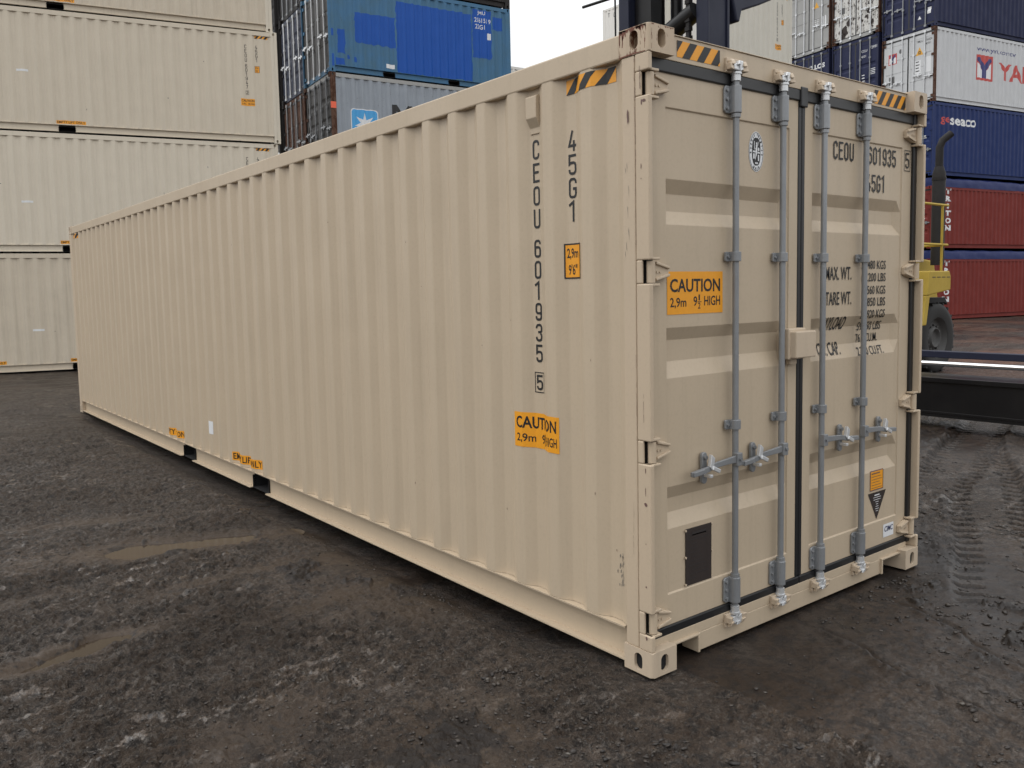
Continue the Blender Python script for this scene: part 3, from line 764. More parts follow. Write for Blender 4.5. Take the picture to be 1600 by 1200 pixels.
rc += [poly2([(-.174, 2.783), (-.10, 2.786), (-.02, 2.782), (-.02, 2.779), (-.09, 2.780), (-.174, 2.778)])]
obj('rust_stain', sheet(rc, lambda u, z: (-.0006, -u, z)), 'rust_red', main)
rc = [ragged((.016, 2.893), (.034, 2.893), .012, 6, 7), ragged((.10, 2.893), (.158, 2.893), .006, 9, 8)]+[(lambda t_: ([(-a, b) for a, b in t_[0]], t_[1]))(c_) for c_ in crackline(.018, 2.885, 2.785, .0014, .003, 31)]
obj('rust_stain', sheet(rc, lambda u, z: (u, -.0006, z)), 'rust_red', main)
gs = []
for k in range(30):
    y = rs.gauss(.225, .012); z = .36+.16*rs.random()**1.5; gs.append(poly2([(-y, z), (-y+.004*rs.random(), z+.004), (-y+.004, z+.012+.02*rs.random()), (-y-.001, z+.012)]))
side_decal('paint_scuff', gs, 'grey_patch', main, L40)
gr = []
for k in range(9):
    y = rs.uniform(.10, .155); z = rs.uniform(1.9, 2.35); gr.append(poly2([(-y, z), (-y+.002, z-.01), (-y+.003, z-rs.uniform(.02, .07)), (-y+.0008, z-.02)]))
obj('paint_scratches', sheet(gr, lambda u, z: (.0018, -u, z)), 'grey_patch', main)

# ================================================================= stack of cream containers on the left
G_CREAM = 'cream containers in the left stack'
lab = {0: 'cream forty foot container lowest in the left stack, resting on the muddy ground', 1: 'cream container second from the ground in the left stack, code cut by the beige roof',
       2: 'cream container third from the ground in the left stack, showing its whole caution sign', 3: 'cream container topmost of the left stack, cut off by the top of the photo'}
STACK_GAPS = [(4.92, 5.28), (6.94, 7.30)]
for k in range(4):
    dx = (0, -.05, .02, -.06)[k]
    t, _ = container('shipping_container', lab[k], 'shipping container', (6.63+dx, 19.5+(0, .03, -.02, .04)[k], .02+k*2.905), R(76.5+(0, .25, -.15, .2)[k]), L40, HC, ('cream_stack_worn', 'cream_stack_pale', 'cream_stack', 'cream_stack_worn')[k], 'cream_stack_post', 'cream_stack_post', ('cream_stack_worn', 'cream_stack_pale', 'cream_stack', 'cream_stack_worn')[k], hardware=0, gaps=STACK_GAPS, group=G_CREAM)
    beige_side_marks(t, L40, ('601938', '601940', '601947', '601951')[k], ('1', '7', '2', '4')[k])
    lift_signs(t, L40, STACK_GAPS)
    side_decal('white_sticker', [rect2(-6.1, 1.0+.2*k, -5.85, 1.05+.2*k)], 'decal_white', t, L40)
    rk = random.Random(50+k); ck = []
    for q_ in range(9):
        y_, z_ = rk.uniform(.3, 11), rk.uniform(.4, 2.6); a_, b_ = rk.uniform(.004, .012), rk.uniform(.006, .03)
        ck.append(poly2([(-y_+a_*math.cos(j*.9)*(.5+rk.random()), z_+b_*math.sin(j*.9)*(.5+rk.random())) for j in range(7)]))
    side_decal('paint_chip', ck, 'grey_patch', t, L40)
    if k == 2: side_decal('red_sticker', [rect2(-7.55, .72, -7.40, .78)], 'decal_red', t, L40)

# ================================================================= blue and grey stack behind
def lab_rows(): pass
BC = Vector((8.45, 20.08)); BA = R(-6.85)
BL = Vector((math.cos(BA), math.sin(BA))); BN = Vector((-math.sin(BA), math.cos(BA)))
G_OLD = 'weathered containers in the stack beside the cream one'
def lay(c, ang, z, **k):
    """door end facing world -x side of a block whose near corner is c; long side towards the camera"""
    Ld = k['L']; N = Vector((-math.sin(ang), math.cos(ang)))
    o = c+N*W           # local x=W side faces the camera (-N), local y runs along +L
    return container(loc=(o.x, o.y, z), rz=ang-math.pi/2, **k)
def face_marks(name, pieces, mat, t, L, off=.0018): return side_decal(name, pieces, mat, t, L, right=True, off=off)
zlev = [.02, 2.62, 5.52, 8.125, 10.73]
rows = [
 [('dark_steel', 'dark old container at the foot of the stack below the grey star logo container', ST), ('navy_dull', 'dull navy container second from the ground under the grey star logo container', HC-.004), ('grey_steel', 'rusty grey twenty foot container with a white star on a light blue square', ST), ('blue_teal', 'faded blue twenty foot container with brighter blue repainted patches', ST), ('dark_steel', 'dark brown container on top of the patched blue one, only its lower rail showing', ST)],
 [('dark_steel', 'dark container lowest in the row behind the grey and blue stack', ST), ('dark_steel', 'dark container second from the ground in the row behind the grey and blue stack', HC-.004), ('rusty_brown', 'sooty brown container with pale lock bars, just behind the grey star logo container', ST), ('navy_dull', 'dark navy container with pale streaks on its doors, just behind the patched blue one', ST), ('dark_steel', 'dark container end at the top of the picture behind the patched blue one', ST)],
 [('dark_steel', 'dark container lowest in the far row beside the cream stack', ST), ('dark_steel', 'dark container second from the ground in the far row beside the cream stack', HC-.004), ('dark_steel', 'dark grimy container in the far row with thin white bars, level with the white star', ST), ('grey_door', 'dark grey container with bright bars against the cream stack, level with the patched blue one', ST), ('dark_steel', 'black door end at the picture top against the cream stack', ST)]]
for r, rw in enumerate(rows):
    for k, (mt, lb_, h) in enumerate(rw):
        c = BC+BN*(2.56*r)+BL*(0, .05, -.04)[r]
        door = {('grey_steel'): 'grey_door', 'blue_teal': 'grey_door'}.get(mt, mt)
        post = {'grey_steel': 'rusty_brown', 'blue_teal': 'blue_teal'}.get(mt, 'dark_steel')
        gp = [(1.66, 2.03), (3.82, 4.19)]
        t, _ = lay(c, BA, zlev[k], name='shipping_container', label=lb_, cat='shipping container', L=L20, H=h, body=mt, post=post, cast='rusty_brown' if mt == 'grey_steel' else post,
                   rail='grey_reefer' if mt == 'grey_steel' else mt, door=door, style='flat' if (k+r) % 2 else 'recess', bar='galv_bright' if r == 2 or k == 3 else 'galvanised', hardware=1, gaps=gp, group=G_OLD)
        if mt == 'blue_teal':
            z0 = zlev[k]
            P = [(.03, 1.0, .10, 1.18), (.28, .55, .50, 1.22), (-.0, .08, .10, .50), (.2, .23, .46, .40), (.82, .90, 2.06, 1.76), (2.105, .21, 4.67, 2.25), (4.70, .96, 5.36, 2.42), (5.405, 1.88, 5.77, 2.28), (.55, .40, .62, .52), (.78, .36, .84, .48)]
            P = [(max(a, .17), b, c_, d) for a, b, c_, d in P if c_ > .2]
            rj = random.Random(3)
            def jag(u0, z0, u1, z1):
                r_ = []
                for (xa, za), (xb, zb) in (((u0, z0), (u1, z0)), ((u1, z0), (u1, z1)), ((u1, z1), (u0, z1)), ((u0, z1), (u0, z0))):
                    n_ = max(2, int((abs(xb-xa)+abs(zb-za))/.09))
                    for k_ in range(n_): f_ = k_/n_; r_.append((xa+(xb-xa)*f_+rj.uniform(-.022, .022), za+(zb-za)*f_+rj.uniform(-.022, .022)))
                return poly2(r_)
            face_marks('paint_patch', [jag(a, b, min(c_, 4.655) if a < 4.6 else c_, d) for a, b, c_, d in P], 'royal_blue', t, L20)
            face_marks('number_marking', [text2('JMU', 4.86, 2.25, .28, .14, .008), text2('216151', 4.76, 2.04, .44, .14, .008), text2('9', 5.27, 2.04, .07, .14, .008), text2('22G1', 4.78, 1.84, .34, .14, .008)], 'decal_white', t, L20, .0028)
            for q_ in (rect2(5.22, 1.55, 5.34, 1.75), rect2(1.75, .28, 2.02, .40)): face_marks('white_sticker', [q_], 'decal_white', t, L20, .0028)
            obj('paint_patch', sheet([rect2(0, 1.0, .1, 1.2), rect2(0, .16, .1, .5)], lambda u, z: (W-.0012, .05+u, z)), 'royal_blue', t)
        if mt == 'grey_steel':
            n = 6; lg = []
            cx, cz, hw, hh, rr = 1.02, 1.20, .40, .40, .08
            rp = []
            for qx, qz, a0 in ((1, 1, 0), (-1, 1, 90), (-1, -1, 180), (1, -1, 270)):
                for j in range(5): a = R(a0+j*22.5); rp.append((cx+qx*(hw-rr)+rr*math.cos(a), cz+qz*(hh-rr)+rr*math.sin(a)))
            rp2 = [(cx+(x-cx)*1.06, cz+(z-cz)*1.06) for x, z in rp]
            face_marks('logo_panel', [poly2(rp2)], 'decal_white', t, L20); face_marks('logo_panel', [poly2(rp)], 'sky_blue', t, L20, .0026)
            star = []
            for j in range(14):
                a = math.pi/2+math.pi*j/7; q = .33 if j % 2 == 0 else .13; star.append((cx+q*math.cos(a), cz+q*math.sin(a)))
            face_marks('logo_star', [(star+[(cx, cz)], [[j, (j+1) % 14, 14] for j in range(14)])], 'decal_white', t, L20, .0036)
            face_marks('logo_lettering', [text2('MAERSK', 1.90, 1.14, 3.4, .72, .04)], 'ink', t, L20)
            obj('orange_band', sheet([rect2(.005, 1.58, .16, 1.76)], lambda u, z: (W-.0004, u, z)), 'orange_red', t)
            obj('orange_band', sheet([rect2(W-.027, 1.58, W-.002, 1.76)], lambda u, z: (u, .003, z)), 'orange_red', t)

# ================================================================= right hand block: red, blue, white, navy
YC = Vector((31.655, 14.127)); YA_ = R(-10); YL = Vector((math.cos(YA_), math.sin(YA_))); YN = Vector((-math.sin(YA_), math.cos(YA_)))
G_R = 'containers stacked at the right behind the lift truck'
yz = [.22, 3.135, 6.05, 8.965, 11.88]
rowsR = [
 [('red_oxide', 'lower oxide red container standing on the ground with white vertical lettering under blue tarpaulin', 2.50), ('red_oxide', 'upper oxide red container with white vertical lettering, right below the deep blue one', 2.50), ('deep_blue', 'deep blue container with small red and white lettering high at its left end', HC), ('white_reefer', 'white container with red and blue Y logo square and large red letters', HC), ('navy', 'dull navy container on top of the white one with the Y logo', HC)],
 [('navy', 'navy container at ground level in the second row behind the red ones', HC), ('red_oxide', 'red container second from the ground in the second row', HC), ('grey_reefer', 'grey container third from the ground in the second row', HC), ('navy', 'navy container doors with white lettering left of the white Y logo doors', HC+.45), ('white_rusted', 'white container doors with heavily flaked paint and dark rust spots', HC)],
 [('red_oxide', 'red container at ground level in the third row', HC), ('grey_reefer', 'grey container second from the ground in the third row', HC), ('navy', 'navy container third from the ground in the third row', HC), ('navy', 'dark blue container end with part of a white word, under the grey doors', HC+.45), ('grey_reefer', 'plain grey container doors beside the cream stack at the top', HC)]]
for r, rw in enumerate(rowsR):
    for k, (mt, lb_, h) in enumerate(rw):
        c = YC+YN*(2.62*r); z = yz[k]+(.47 if (r > 0 and k == 4) else 0)
        post = {'white_reefer': 'rusty_brown', 'white_rusted': 'rusty_brown', 'grey_reefer': 'rusty_brown', 'red_oxide': 'red_oxide'}.get(mt, mt)
        style = 'flat' if mt in ('white_reefer', 'white_rusted', 'grey_reefer') else 'recess'
        t, dd = lay(c, YA_, z, name='shipping_container', label=lb_, cat='shipping container', L=L40, H=h, body=mt, post=post, rail={'white_reefer': 'white_reefer', 'white_rusted': 'grey_reefer'}.get(mt, mt), style=style,
                    bar='galv_bright' if style == 'flat' else 'galvanised', hardware=1, group=G_R)
        fm = lambda n, p, m_, off=.0018: face_marks(n, [([(a+.27, b_) for a, b_ in v_], f_) for v_, f_ in p], m_, t, L40, off)
        dm = lambda n, p, m_, off=.0018: door_decal(n, p, m_, t, h, style, off)
        if r == 0 and k < 2:
            # tarpaulin lashed over the open top
            rt = random.Random(k+5); nx, ny = 8, 90; v = []
            for j in range(ny):
                for i in range(nx):
                    y = .05+(L40-.1)*j/(ny-1); e = i/(nx-1)
                    prx = [(-.004, -.02), (.0, .12), (.01, .24), (.05, .33), (W-.05, .33), (W-.01, .24), (W, .12), (W+.004, -.02)][i]
                    wz = .035*mnoise.noise(Vector((y*.9, i*1.3, k*4.)))+.02*mnoise.noise(Vector((y*3.1+i*2., i*.7, 3)))
                    wx = .02*mnoise.noise(Vector((y*1.7+i*.8, i*2.3, 9+k)))
                    v.append((prx[0]+wx, y, h+prx[1]+(wz if 0 < i < nx-1 else 0)))
            f = [(j*nx+i, (j+1)*nx+i, (j+1)*nx+i+1, j*nx+i+1) for j in range(ny-1) for i in range(nx-1)]
            f += [list(range(nx)), [(ny-1)*nx+i for i in range(nx)][::-1]]
            tm = MB(); tm.add(v, f, True); obj('tarpaulin', tm.mesh('tarp'), 'tarp_blue', t)
            up, zz = [], 2.14
            # slab lettering set one letter above the other
            for q, ch in enumerate('TRITON'):
                zb = 2.20-.295*q-.0; u = .66
                up.append(text2(ch, u+(.0 if ch != 'I' else .11), zb-.0, .34 if ch != 'I' else .12, .225, .05))
                for sx in ((.0, .30) if ch in 'N' else ((.15,) if ch in 'TI' else ((.05, .25) if ch == 'R' else ()))):
                    up.append(rect2(u+sx-.075, zb-.0, u+sx+.075, zb+.032))
                if ch in 'I': up.append(rect2(u+.07, zb+.193, u+.23, zb+.225))
                if ch == 'N': up.append(rect2(u-.075, zb+.193, u+.075, zb+.225)); up.append(rect2(u+.225, zb+.193, u+.375, zb+.225))
                if ch == 'T': up.append(rect2(u, zb+.145, u+.032, zb+.225)); up.append(rect2(u+.268, zb+.145, u+.30, zb+.225))
            flat = []
            for i_, pc in enumerate(up): flat.append(pc)
            fm('lettering', flat, 'decal_white', .003)
            dm('number_marking', [text2('7', 2.02, 2.0, .08, .11, .02)]+[rect2(1.9, 1.2+.1*q, 2.12-.05*(q % 2), 1.23+.1*q) for q in range(6)], 'decal_white')
        if mt == 'deep_blue' and r == 0:
            fm('lettering', [text2('ge', .27, 2.03, .56, .31, .015)], 'decal_red'); fm('lettering', [text2('seaco', .86, 2.05, 1.66, .29, .025)], 'decal_white')
            dm('number_marking', [rect2(1.9, .5+.5*q, 2.1, .62+.5*q) for q in range(4)], 'decal_white')
        if r == 0 and k == 3:
            z0 = 1.10
            fm('logo_square', [rect2(2.42, z0-.02, 3.50, z0+1.00)], 'decal_red')
            fm('logo_square', [poly2([(2.52, z0+.08), (2.52, z0+.70), (2.82, z0+.40), (2.82, z0+.08)]), poly2([(3.40, z0+.08), (3.40, z0+.70), (3.10, z0+.40), (3.10, z0+.08)])], 'decal_white', .0026)
            fm('logo_letter', [poly2([(2.82, z0+.08), (3.10, z0+.08), (3.10, z0+.42), (3.42, z0+.78), (3.40, z0+.90), (3.22, z0+.88), (2.96, z0+.58), (2.70, z0+.88), (2.52, z0+.90), (2.50, z0+.78), (2.82, z0+.42)])], 'decal_navy', .0034)
            fm('lettering', [text2('YANG MING', 3.92, z0+.10, 6.9, .72, .03)], 'decal_red'); fm('lettering', [text2('www.yml.com.tw', 2.48, 2.20, 2.60, .24, .006)], 'decal_navy')
            dm('logo_square', [rect2(.28, 1.85, .68, 2.28)], 'decal_red'); dm('logo_square', [rect2(.32, 1.88, .44, 2.12), rect2(.52, 1.88, .64, 2.12)], 'decal_white', .0026)
            dm('logo_letter', [poly2([(.44, 1.89), (.52, 1.89), (.52, 2.06), (.64, 2.24), (.56, 2.24), (.48, 2.14), (.40, 2.24), (.32, 2.24), (.44, 2.06)])], 'decal_navy', .0034)
            dm('sign_plate', [rect2(.32, 1.02, .58, 1.36)], 'grey_patch'); dm('emblem', [ellipse2(.85, 2.30, .07, .09, 14)], 'grey_patch')
            dm('warning_triangle', [poly2([(1.56, 1.93), (1.90, 1.93), (1.73, 2.25)])], 'yellow_sign'); dm('warning_mark', [frame2(1.68, 1.97, 1.78, 2.09, .03)], 'ink', .0026)
            dm('number_marking', [text2('YMLU', 1.58, 2.42, .30, .09, .01), text2('516024', 1.95, 2.42, .34, .09, .01), text2('45R1', 1.99, 2.28, .24, .08, .01)], 'ink')
            dm('data_panel', [rect2(1.53, 1.22, 1.80, 1.74), rect2(1.97, 1.20, 2.25, 1.80)], 'decal_white'); dm('data_print', [rect2(1.57, 1.30+.12*q, 1.74-.03*(q % 2), 1.34+.12*q) for q in range(4)], 'ink', .0026)
        if mt == 'navy' and r == 0:
            dm('sign_plate', [rect2(2.04, .55, 2.20, .80)], 'decal_white'); dm('white_sticker', [poly2([(1.62, .42), (1.78, .42), (1.70, .56)])], 'decal_white')
        if r == 1 and k == 3:
            dm('number_marking', [text2('CCLU', 1.52, 2.72, .3, .10, .01), text2('72991', 1.96, 2.78, .36, .12, .01), text2('45G1', 1.52, 2.50, .24, .09, .01)]+[rect2(1.98, 1.72+.07*q, 2.24, 1.75+.07*q) for q in range(4)]+[rect2(1.56, 1.50+.12*q, 1.70, 1.54+.12*q) for q in range(3)], 'decal_white')
            dm('hazard_tape', [rect2(.2+.09*q, 3.20, .24+.09*q, 3.24) for q in range(24)], 'decal_white')
        if r == 1 and k == 4:
            rp = random.Random(5)
            bl = []
            for cx, cz, rad in [(.62, .50, .2), (.86, .78, .15), (.55, .30, .14), (1.9, 1.0, .12), (1.75, .82, .10), (2.05, .55, .1)]+[(rp.uniform(.3, 2.2), rp.uniform(.4, 2.4), rp.uniform(.015, .04)) for _ in range(40)]:
                n = 9; bl.append(poly2([(cx+rad*math.cos(2*math.pi*j/n)*(.5+.8*rp.random()), cz+rad*math.sin(2*math.pi*j/n)*(.5+.8*rp.random())) for j in range(n)]))
            dm('rust_patch', bl, 'plate_brown'); dm('sign_plate', [rect2(.46, 1.25, .62, 1.52)], 'grey_patch', .0026)
            dm('warning_triangle', [(lambda a, b: (a+b, [[0, 1, 4, 3], [1, 2, 5, 4], [2, 0, 3, 5]]))([(1.80, 1.30), (2.08, 1.30), (1.94, 1.56)], [(1.84, 1.325), (2.04, 1.325), (1.94, 1.51)])], 'ink', .0026)
        if r == 2 and k == 3: dm('lettering', [text2('CLLOS', 1.15, 2.62, 1.0, .22, .05)], 'decal_white')
        if r == 2 and k == 4:
            dm('warning_triangle', [poly2([(1.50, 1.95), (1.78, 1.95), (1.64, 2.22)])], 'yellow_sign'); dm('data_print', [rect2(1.52, 1.05+.09*q, 1.62, 1.08+.09*q) for q in range(5)]+[rect2(1.68, 1.05+.09*q, 1.76, 1.08+.09*q) for q in range(5)]+[rect2(1.98, 1.0, 2.06, 1.5), rect2(2.12, 1.0, 2.20, 1.5)], 'decal_white')

# ================================================================= cream stack in the right background (doors turned away)
G_B = 'cream containers stacked behind the lift truck mast'
for k in range(4):
    lb_ = ['cream container at ground level in the stack behind the lift truck', 'cream container second from the ground behind the lift truck', 'cream container third from the ground behind the lift truck', 'cream twenty foot container right of the dark mast, black code at its right end'][k]
    t, _ = container('shipping_container', lb_, 'shipping container', (23.75, 15.26, .15+k*2.915), R(90), L20, HC, 'cream_pale', 'cream_pale', 'cream_pale', 'cream_pale', hardware=0, group=G_B)
    if k > 1:
        beige_side_marks(t, L20, '601944', '8')
        side_decal('smooth_panel', [rect2(-L20+.20, .25, -L20+1.3, HC-.13)], 'pale_white', t, L20, off=.004)
# pale stack seen through the gap left of the mast: right side wall towards us
G_A = 'tall pale stack left of the mast'
for k in range(6):
    nth = ['lowest', 'second from the ground', 'third from the ground', 'fourth from the ground', 'fifth from the ground', 'topmost'][k]
    t, _ = container('shipping_container', 'white ribbed container, %s of the tall stack left of the mast' % nth, 'shipping container', (34.36, 33.08, .1+k*2.9), R(180), L20, HC, 'pale_white', hardware=0, group=G_A)
    if k == 5: side_decal('number_marking', [text2('T', .42, 2.40, .12, .22, .02), text2('G', .82, 2.30, .14, .26, .02)], 'grey_patch', t, L20, right=True)
G_C = 'pale far stack beside the blue container'
for k in range(4):
    nth = ['lowest', 'second from the ground', 'third from the ground', 'topmost'][k]
    lay(Vector((19.9, 27.8)), R(-7), .1+k*2.9, name='shipping_container', label='pale grey container, %s of the stack right of the patched blue one' % nth, cat='shipping container', L=L40, H=HC, body='pale_white', hardware=0, group=G_C)

# ================================================================= lift truck behind the beige container (facing -x)
tr = thing('lift_truck', 'large yellow lift truck with dark mast and long black beam behind the beige container', 'lift truck', (8.4, 7.5, .02))
# local: x backwards along the truck, y across, z up
def upright(y0, y1):
    mb = MB()
    mb.box(0, .05, y0, y1, .3, 9.2); mb.box(.05, .50, y0+.03, y0+.07, .3, 9.2); mb.box(.50, .56, y0, y1, .3, 9.2)
    mb.box(.12, .44, y1-.06, y1-.01, .5, 8.8); mb.box(.05, .12, y1-.03, y1+.0, .3, 9.2)
    return mb
obj('mast_upright', upright(-1.0, -.76), 'truck_navy', tr, bevel=.01)
obj('mast_upright', upright(.76, 1.0), 'truck_navy', tr, bevel=.01)
im = MB(); im.box(.15, .42, .36, .74, .4, 8.6); im.box(.2, .6, .44, .6, .4, 8.7); obj('inner_mast', im, 'truck_black', tr, bevel=.01)
im = MB(); im.tube([(.75, .30, .5), (.75, .30, 8.4)], .11, 14); im.tube([(.75, -.40, .5), (.75, -.40, 5.2)], .0, 4); obj('lift_cylinder', im, 'truck_black', tr)
cb = MB(); cb.tube([(.12, .45, 5.62), (.10, .10, 5.86), (.06, -.12, 6.02), (.05, -.72, 6.25)], [.10, .15, .17, .15], 16); cb.tube([(.12, .75, 5.58), (.12, .42, 5.66), (.1, .12, 5.98), (.1, .08, 6.05)], .05, 8)
obj('tilt_cylinder', cb, 'truck_black', tr)
ch = MB()
for k in range(110):
    z = 1.0+k*.072; ch.obox((-.02, -.62, z), (.050 if k % 2 else .036, 0, .006), (0, .046 if k % 2 else .034, 0), (0, 0, .036))
obj('lift_chain', ch, 'exhaust_steel', tr, bevel=.006)
hd = MB()
hd.prism([(.56, 6.62), (.72, 6.12), (.80, 6.12), (.86, 6.32), (1.35, 6.50), (1.72, 6.66), (1.80, 6.80), (1.80, 8.1), (.56, 8.1)], lambda a, b: (a, -1.02, b), lambda a, b: (a, -.62, b))
obj('mast_bracket', hd, 'truck_navy', tr, bevel=.03)
cr = MB()
for z in (1.2, 3.6, 8.9): cr.box(.52, .70, -.9, .9, z, z+.35)
obj('mast_crossmember', cr, 'truck_navy', tr, bevel=.01)
gd = MB(); gd.tube([(.0, 1.0, 6.95), (.0, 1.93, 7.0)], .028, 8); gd.tube([(.05, 1.10, .9), (.03, 1.13, 9.2)], .017, 8); obj('hose_guide', gd, 'truck_black', tr)
# body
bd = MB(); bd.box(.7, 6.2, -1.15, 1.15, .75, 1.35); bd.box(3.9, 6.9, -1.3, 1.3, 1.35, 1.84); bd.prism([(5.9, .7), (7.1, .75), (7.3, 1.4), (7.1, 2.2), (5.9, 2.3)], lambda a, b: (a, -1.3, b), lambda a, b: (a, 1.3, b))
obj('chassis', bd, 'yellow', tr, bevel=.03)
# platform over the wheel: wedge box with its lower strut
pf = MB(); y0 = -2.42
px0, px1 = 4.72, 6.30
pf.prism([(4.50, 1.50), (4.60, 1.96), (5.38, 1.96), (5.44, 1.86), (5.44, 1.60)], lambda a, b: (a, y0, b), lambda a, b: (a, -1.3, b))
pf.prism([(4.38, .95), (4.50, 1.50), (4.66, 1.51), (4.54, .95)], lambda a, b: (a, y0+.01, b), lambda a, b: (a, -1.4, b))
obj('step_platform', pf, 'yellow', tr, bevel=.02)
sl = MB()
for k in range(4): sl.box(4.70+.19*k, 4.82+.19*k, y0-.004, y0+.01, 1.835, 1.85)
obj('step_slots', sl, 'ink', tr)
hr = MB()
for z in (2.46, 3.20): hr.tube([(3.4, y0+.05, z), (5.36, y0+.05, z-.01)], .024, 8)
hr.tube([(5.14, y0+.05, 1.95), (5.14, y0+.05, 3.20)], .025, 8); hr.tube([(3.6, y0+.05, 1.95), (3.6, y0+.05, 3.20)], .025, 8); hr.tube([(5.36, y0+.05, 2.45), (5.36, -1.4, 2.45)], .022, 8)
obj('handrail', hr, 'yellow', tr)
hr = MB(); hr.tube([(5.55, -1.7, 2.05), (5.55, -1.7, 3.3)], .035, 8); obj('grab_post', hr, 'yellow', tr)
ex = MB()
ex.tube([(6.55, -1.62, 2.1), (6.55, -1.62, 3.95), (6.55, -1.62, 4.10)], [.128, .128, .085], 16)
ex.tube([(6.55, -1.62, 4.10), (6.55, -1.62, 4.48), (6.58, -1.66, 4.62), (6.70, -1.78, 4.76)], [.075, .075, .074, .072], 12)
ex.tube([(6.55, -1.62, 3.82), (6.55, -1.62, 3.88)], .136, 16)
obj('exhaust_stack', ex, 'exhaust_steel', tr)
cbm = MB(); cbm.box(3.0, 4.5, -.8, .8, 2.0, 3.6); cbm.box(2.95, 4.55, -.85, .85, 3.6, 3.7); obj('cab', cbm, 'yellow', tr, bevel=.04)
gl = MB(); gl.box(2.99, 3.0, -.7, .7, 2.5, 3.5); gl.box(3.15, 4.35, -.81, -.80, 2.5, 3.5); gl.box(3.15, 4.35, .80, .81, 2.5, 3.5); obj('cab_window', gl, 'glass_dark', tr)
def tyre_mesh(rad, wd):
    mb = MB(); n = 48; prof_ = [(.58, -.5), (.64, -.52), (.80, -.56), (.93, -.52), (.985, -.44), (1.0, -.3), (1.0, .3), (.985, .44), (.93, .52), (.80, .56), (.64, .52), (.58, .5)]
    v = []
    for k in range(n):
        a = 2*math.pi*k/n
        for r_, y in prof_: v.append((rad*r_*math.cos(a), wd*y, rad*r_*math.sin(a)))
    m_ = len(prof_); f = [(k*m_+i, k*m_+i+1, ((k+1) % n)*m_+i+1, ((k+1) % n)*m_+i) for k in range(n) for i in range(m_-1)]
    mb.add(v, f, True)
    for k in range(40):
        a = 2*math.pi*k/40; s_ = 1 if k % 2 else -1
        c = (rad*1.0*math.cos(a), s_*wd*.25, rad*1.0*math.sin(a)); t_ = (-math.sin(a), 0, math.cos(a))
        mb.obox(c, tuple(rad*.035*x for x in t_), (rad*.02*math.sin(a)*s_*0, wd*.24, 0), (.02*math.cos(a), 0, .02*math.sin(a)))
    return mb.mesh('tyre')
def rim_mesh(rad, wd, sd):
    """dished disc seen from the side sd"""
    mb = MB(); n = 36; pr = [(.60, .50), (.56, .46), (.54, .30), (.50, .26), (.40, .24), (.30, .30), (.27, .42), (.25, .42), (.235, .30), (.10, .28), (.0, .28)]
    v = []
    for k in range(n):
        a = 2*math.pi*k/n
        for r_, y in pr: v.append((rad*r_*math.cos(a), sd*wd*y, rad*r_*math.sin(a)))
    m_ = len(pr); mb.add(v, [(k*m_+i, k*m_+i+1, ((k+1) % n)*m_+i+1, ((k+1) % n)*m_+i) for k in range(n) for i in range(m_-1)], True)
    for k in range(12):
        a = 2*math.pi*k/12; c = Vector((rad*.36*math.cos(a), sd*wd*.26, rad*.36*math.sin(a))); mb.tube([c, c+Vector((0, sd*.045, 0))], .022, 6, smooth=False)
    return mb.mesh('rim')
def wheel(x, y, rad, wd, sd):
    wt = obj('wheel', cached(('rim', rad, wd, sd), lambda: rim_mesh(rad, wd, sd)), 'rim_grey', tr, (x, y, rad-.03))
    obj('tyre', cached(('tyre', rad, wd), lambda: tyre_mesh(rad, wd)), 'tyre_rubber', wt)
wheel(5.62, -1.88, .69, .46, -1); wheel(5.62, 1.88, .69, .46, 1)
for s_ in (-1, 1): wheel(1.5, s_*1.55, .80, .5, s_); wheel(1.5, s_*2.15, .80, .5, s_)
fd = MB(); fd.prism([(4.75, 1.30), (4.85, 1.45), (5.9, 1.45), (6.02, 1.30), (5.9, 1.35), (4.9, 1.35)], lambda a, b: (a, -2.1, b), lambda a, b: (a, -1.5, b)); obj('mudguard', fd, 'under_black', tr)
# spreader: long black beam with a bright cylinder rod above it, held low in front of the mast
sp = MB(); sp.box(-.88, -.40, -6.55, 5.4, .12, .58); sp.box(-.90, -.36, -6.55, 5.4, .545, .60); sp.box(-.886, -.88, -6.55, 5.4, .16, .19)
beam = obj('spreader_beam', sp, 'truck_black', tr, bevel=.02)
rd = MB(); rd.tube([(-.62, -6.5, .745), (-.62, 2.0, .745)], .030, 14); obj('cylinder_rod', rd, 'chrome', beam)
ub = MB(); ub.box(-.42, -.30, -6.55, 5.4, .80, .885); obj('upper_bar', ub, 'truck_navy', beam, bevel=.008)
cg = MB()
for y in (-.9, .7): cg.box(-.42, .0, y, y+.2, .3, 2.4)
cg.box(-.42, -.2, -1.2, 1.2, .6, 2.2); cg.box(-.7, -.3, -.5, .5, .58, .95); obj('carriage', cg, 'truck_navy', beam, bevel=.02)
tl = MB()
for y in (-6.45, 5.2): tl.box(-1.6, .4, y, y+.25, .1, .42)
#obj('twistlock_arm', tl, 'truck_black', beam, bevel=.02)

